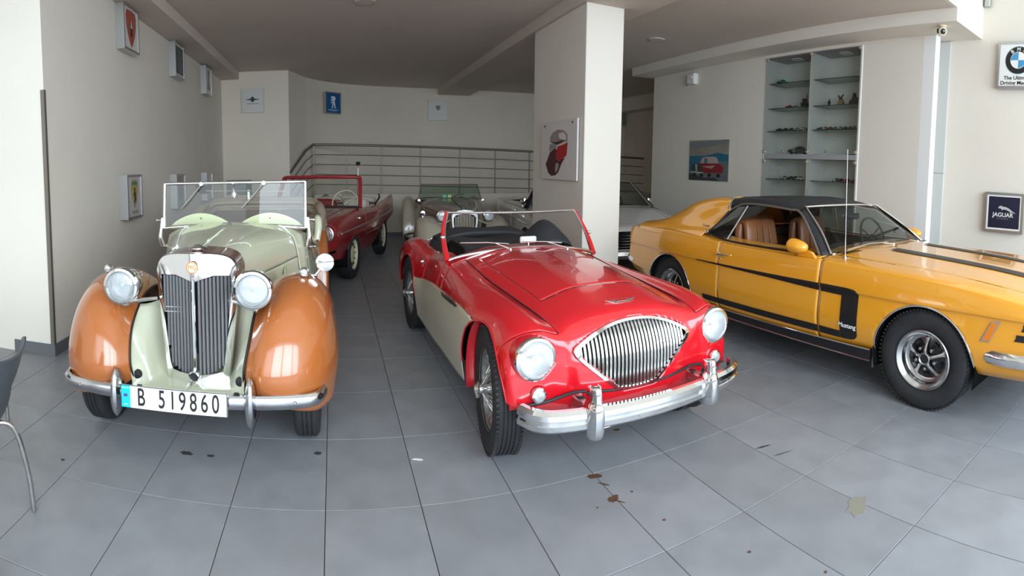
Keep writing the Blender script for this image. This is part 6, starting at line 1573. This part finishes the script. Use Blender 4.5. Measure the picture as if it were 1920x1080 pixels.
    MB().tube([(.06, 1.09, .975), (.12, 1.08, 1.02), (.24, 1.085, 1.03)], .006, 6, smooth=8).build('wiper', M['black'], t)
    sm = mat('brown_seat', (.10, .05, .04), .6)
    seat(t, (0, 1.75, .35), .45, sm, .5); MB().box((-.50, 1.5, .88), (.10, .5, .06), .02).build('door_top_roll', sm, t)
    steering_wheel(t, (.25, 1.38, .80), .17, radians(-20), M['black'])
    return t
beige_roadster()

def white_convertible():
    t = empty('vintage_car', (3.96, 7.30, 0), radians(-4), 'wide white american convertible half hidden behind the white pillar', 'car')
    WH = paint('old_white_paint', (.62, .60, .57), .3)
    S = [
     [(0,-.62,.30),(.5,-.62,.30),(.9,-.60,.30),(1.08,-.56,.31),(1.15,-.48,.32),(1.16,-.40,.32),(1.14,-.36,.28)],
     [(0,-.68,.52),(.5,-.68,.52),(.9,-.66,.52),(1.10,-.62,.53),(1.18,-.52,.52),(1.19,-.42,.45),(1.17,-.36,.30)],
     [(0,-.66,.66),(.5,-.66,.66),(.9,-.64,.665),(1.10,-.60,.67),(1.18,-.50,.65),(1.20,-.40,.50),(1.18,-.34,.30)],
     [(0,-.45,.735),(.5,-.45,.73),(.9,-.43,.73),(1.10,-.42,.735),(1.185,-.38,.70),(1.21,-.32,.52),(1.18,-.28,.28)],
     [(0,.0,.86),(.5,.0,.85),(.9,.0,.83),(1.10,.0,.83),(1.19,.0,.79),(1.215,.0,.55),(1.18,.0,.26)],
     [(0,.30,.915),(.5,.30,.905),(.9,.30,.885),(1.10,.30,.875),(1.19,.30,.84),(1.215,.30,.57),(1.18,.30,.24)],
     [(0,.8,.93),(.5,.8,.925),(.9,.8,.91),(1.10,.8,.895),(1.19,.8,.86),(1.215,.8,.58),(1.18,.8,.24)],
     [(0,1.7,.93),(.5,1.7,.92),(.9,1.7,.91),(1.10,1.7,.90),(1.18,1.7,.87),(1.20,1.7,.60),(1.16,1.7,.24)],
     [(0,2.6,.91),(.45,2.6,.91),(.75,2.6,.90),(.92,2.6,.89),(1.0,2.6,.86),(1.02,2.6,.62),(1.0,2.6,.28)],
     [(0,3.5,.86),(.4,3.5,.86),(.6,3.5,.86),(.74,3.5,.86),(.80,3.5,.84),(.82,3.5,.62),(.8,3.5,.34)],
     [(0,3.9,.62),(.4,3.9,.62),(.6,3.9,.62),(.7,3.88,.62),(.74,3.86,.62),(.75,3.84,.55),(.74,3.8,.42)]]
    B = Body(net(S, 10 * 12 + 1, 6 * 10 + 1), 11, 7)
    B.arch(.0, .30, .34, .8); B.kill(lambda X, Y, Z: (np.abs(X) < .88) & (Y > .55) & (Y < 2.3) & (Z > .6))
    B.dead |= (B.centers()[..., 1] < -.5) & (B.centers()[..., 2] > .36) & (B.centers()[..., 2] < .62) & (B.centers()[..., 0] < 1.08)
    B.build([('bonnet', lambda X, Y, Z, U, V: (V < 2.5) & (U > 2.5) & (U < 5.2), WH, None), ('door', lambda X, Y, Z, U, V: (V > 3) & (U > 6) & (U < 7.2), WH, None, True)], ('body', WH), t, gap=.004, thick=.004)
    MB().box((0, 1.4, .30), (1.9, 3.6, .08)).build('underbody', M['dark'], t)
    MB().box((0, -.50, .48), (2.1, .04, .30)).build('grille_back', M['black'], t)
    for k in range(6): MB().box((0, -.60, .385 + k * .042), (1.1, .03, .012), .003).build('grille_bar', M['chrome'], t)
    for s in (1, -1):
        strip('side_strip', [(s * 1.222, -.2, .70), (s * 1.23, .3, .72), (s * 1.23, .8, .735), (s * 1.21, 1.7, .75), (s * 1.035, 2.55, .76)], .009, M['chrome_dull'], t)
        strip('side_strip', [(s * 1.226, .25, .56), (s * 1.226, .8, .57), (s * 1.21, 1.7, .58)], .008, M['chrome_dull'], t)
        strip('body_crease', [(s * 1.10, -.2, .79), (s * 1.12, .3, .882), (s * 1.12, .8, .902), (s * 1.12, 1.7, .905)], .006, M['chrome_dull'], t)
        for x in (.70, .95): headlight(t, (s * x, -.63, .50), .088, .05)
        for z in (.40, .60): MB().box((s * .83, -.63, z), (.5, .03, .02), .005).build('lamp_trim', M['chrome'], t)
        for y0 in (.0, 2.9): wheel_disc(t, (s * (1.05 if y0 < 1 else .68), y0, .33), s, R=.33, w=.18)
        pp = MB().tube([(s * 1.10, .36, .90), (s * .98, .48, 1.08), (s * .82, .62, 1.30)], [.045, .036, .026], 8, flat=.6); pp.build('windscreen_pillar', M['black'], t)
        strip('pillar_trim', [(s * 1.06, .33, .90), (s * .94, .45, 1.08), (s * .79, .60, 1.305)], .009, M['steel'], t)
        MB().lathe([(.001, -.03), (.05, -.02), (.055, .005), (.001, .02)], (s * 1.10, .50, .985), axis='y', n=18).build('wing_mirror', M['chrome'], t)
        MB().tube([(s * 1.10, .5, .97), (s * 1.12, .5, .90)], .009, 6).build('mirror_stem', M['chrome'], t)
    MB().box((.83, -.70, .29), (.04, .05, .16), .01).build('overrider', M['chrome'], t)
    bumper_bar([(-1.2, -.5, .30), (-1.05, -.72, .30), (0, -.80, .30), (1.05, -.72, .30), (1.2, -.5, .30)], [(0, -.05), (.03, -.05), (.05, 0), (.03, .05), (0, .05)], 40).build('front_bumper', M['chrome'], t)
    W_ = lambda u, v: (u * (1.06 - .27 * v), .34 + .26 * v - .14 * (1 - u * u), .905 + .02 * (1 - u * u) + .40 * v)
    g = MB().grid(np.array([[W_(u, v) for u in np.linspace(-1, 1, 17)] for v in (0, .5, 1)])).build('windscreen', M['glass_grey'], t)
    MB().tube([W_(u, 1.02) for u in np.linspace(-1, 1, 13)], .020, 8).build('header_trim', M['steel'], g)
    MB().tube([W_(u, 0) for u in np.linspace(-1, 1, 17)], .012, 8).build('bottom_trim', M['chrome_dull'], g)
    DK = mat('grey_interior', (.09, .085, .075), .7)
    MB().box((0, .62, .84), (1.8, .16, .16), .03).build('dashboard', DK, t)
    seat(t, (0, 1.35, .40), .82, DK, .52); steering_wheel(t, (.55, .80, .94), .20, radians(-22), M['black'])
    MB().tube([(-.85, 2.35, .86), (0, 2.40, .89), (.85, 2.35, .86)], .06, 10, smooth=16, flat=.6).build('folded_hood', DK, t)
    return t
white_convertible()
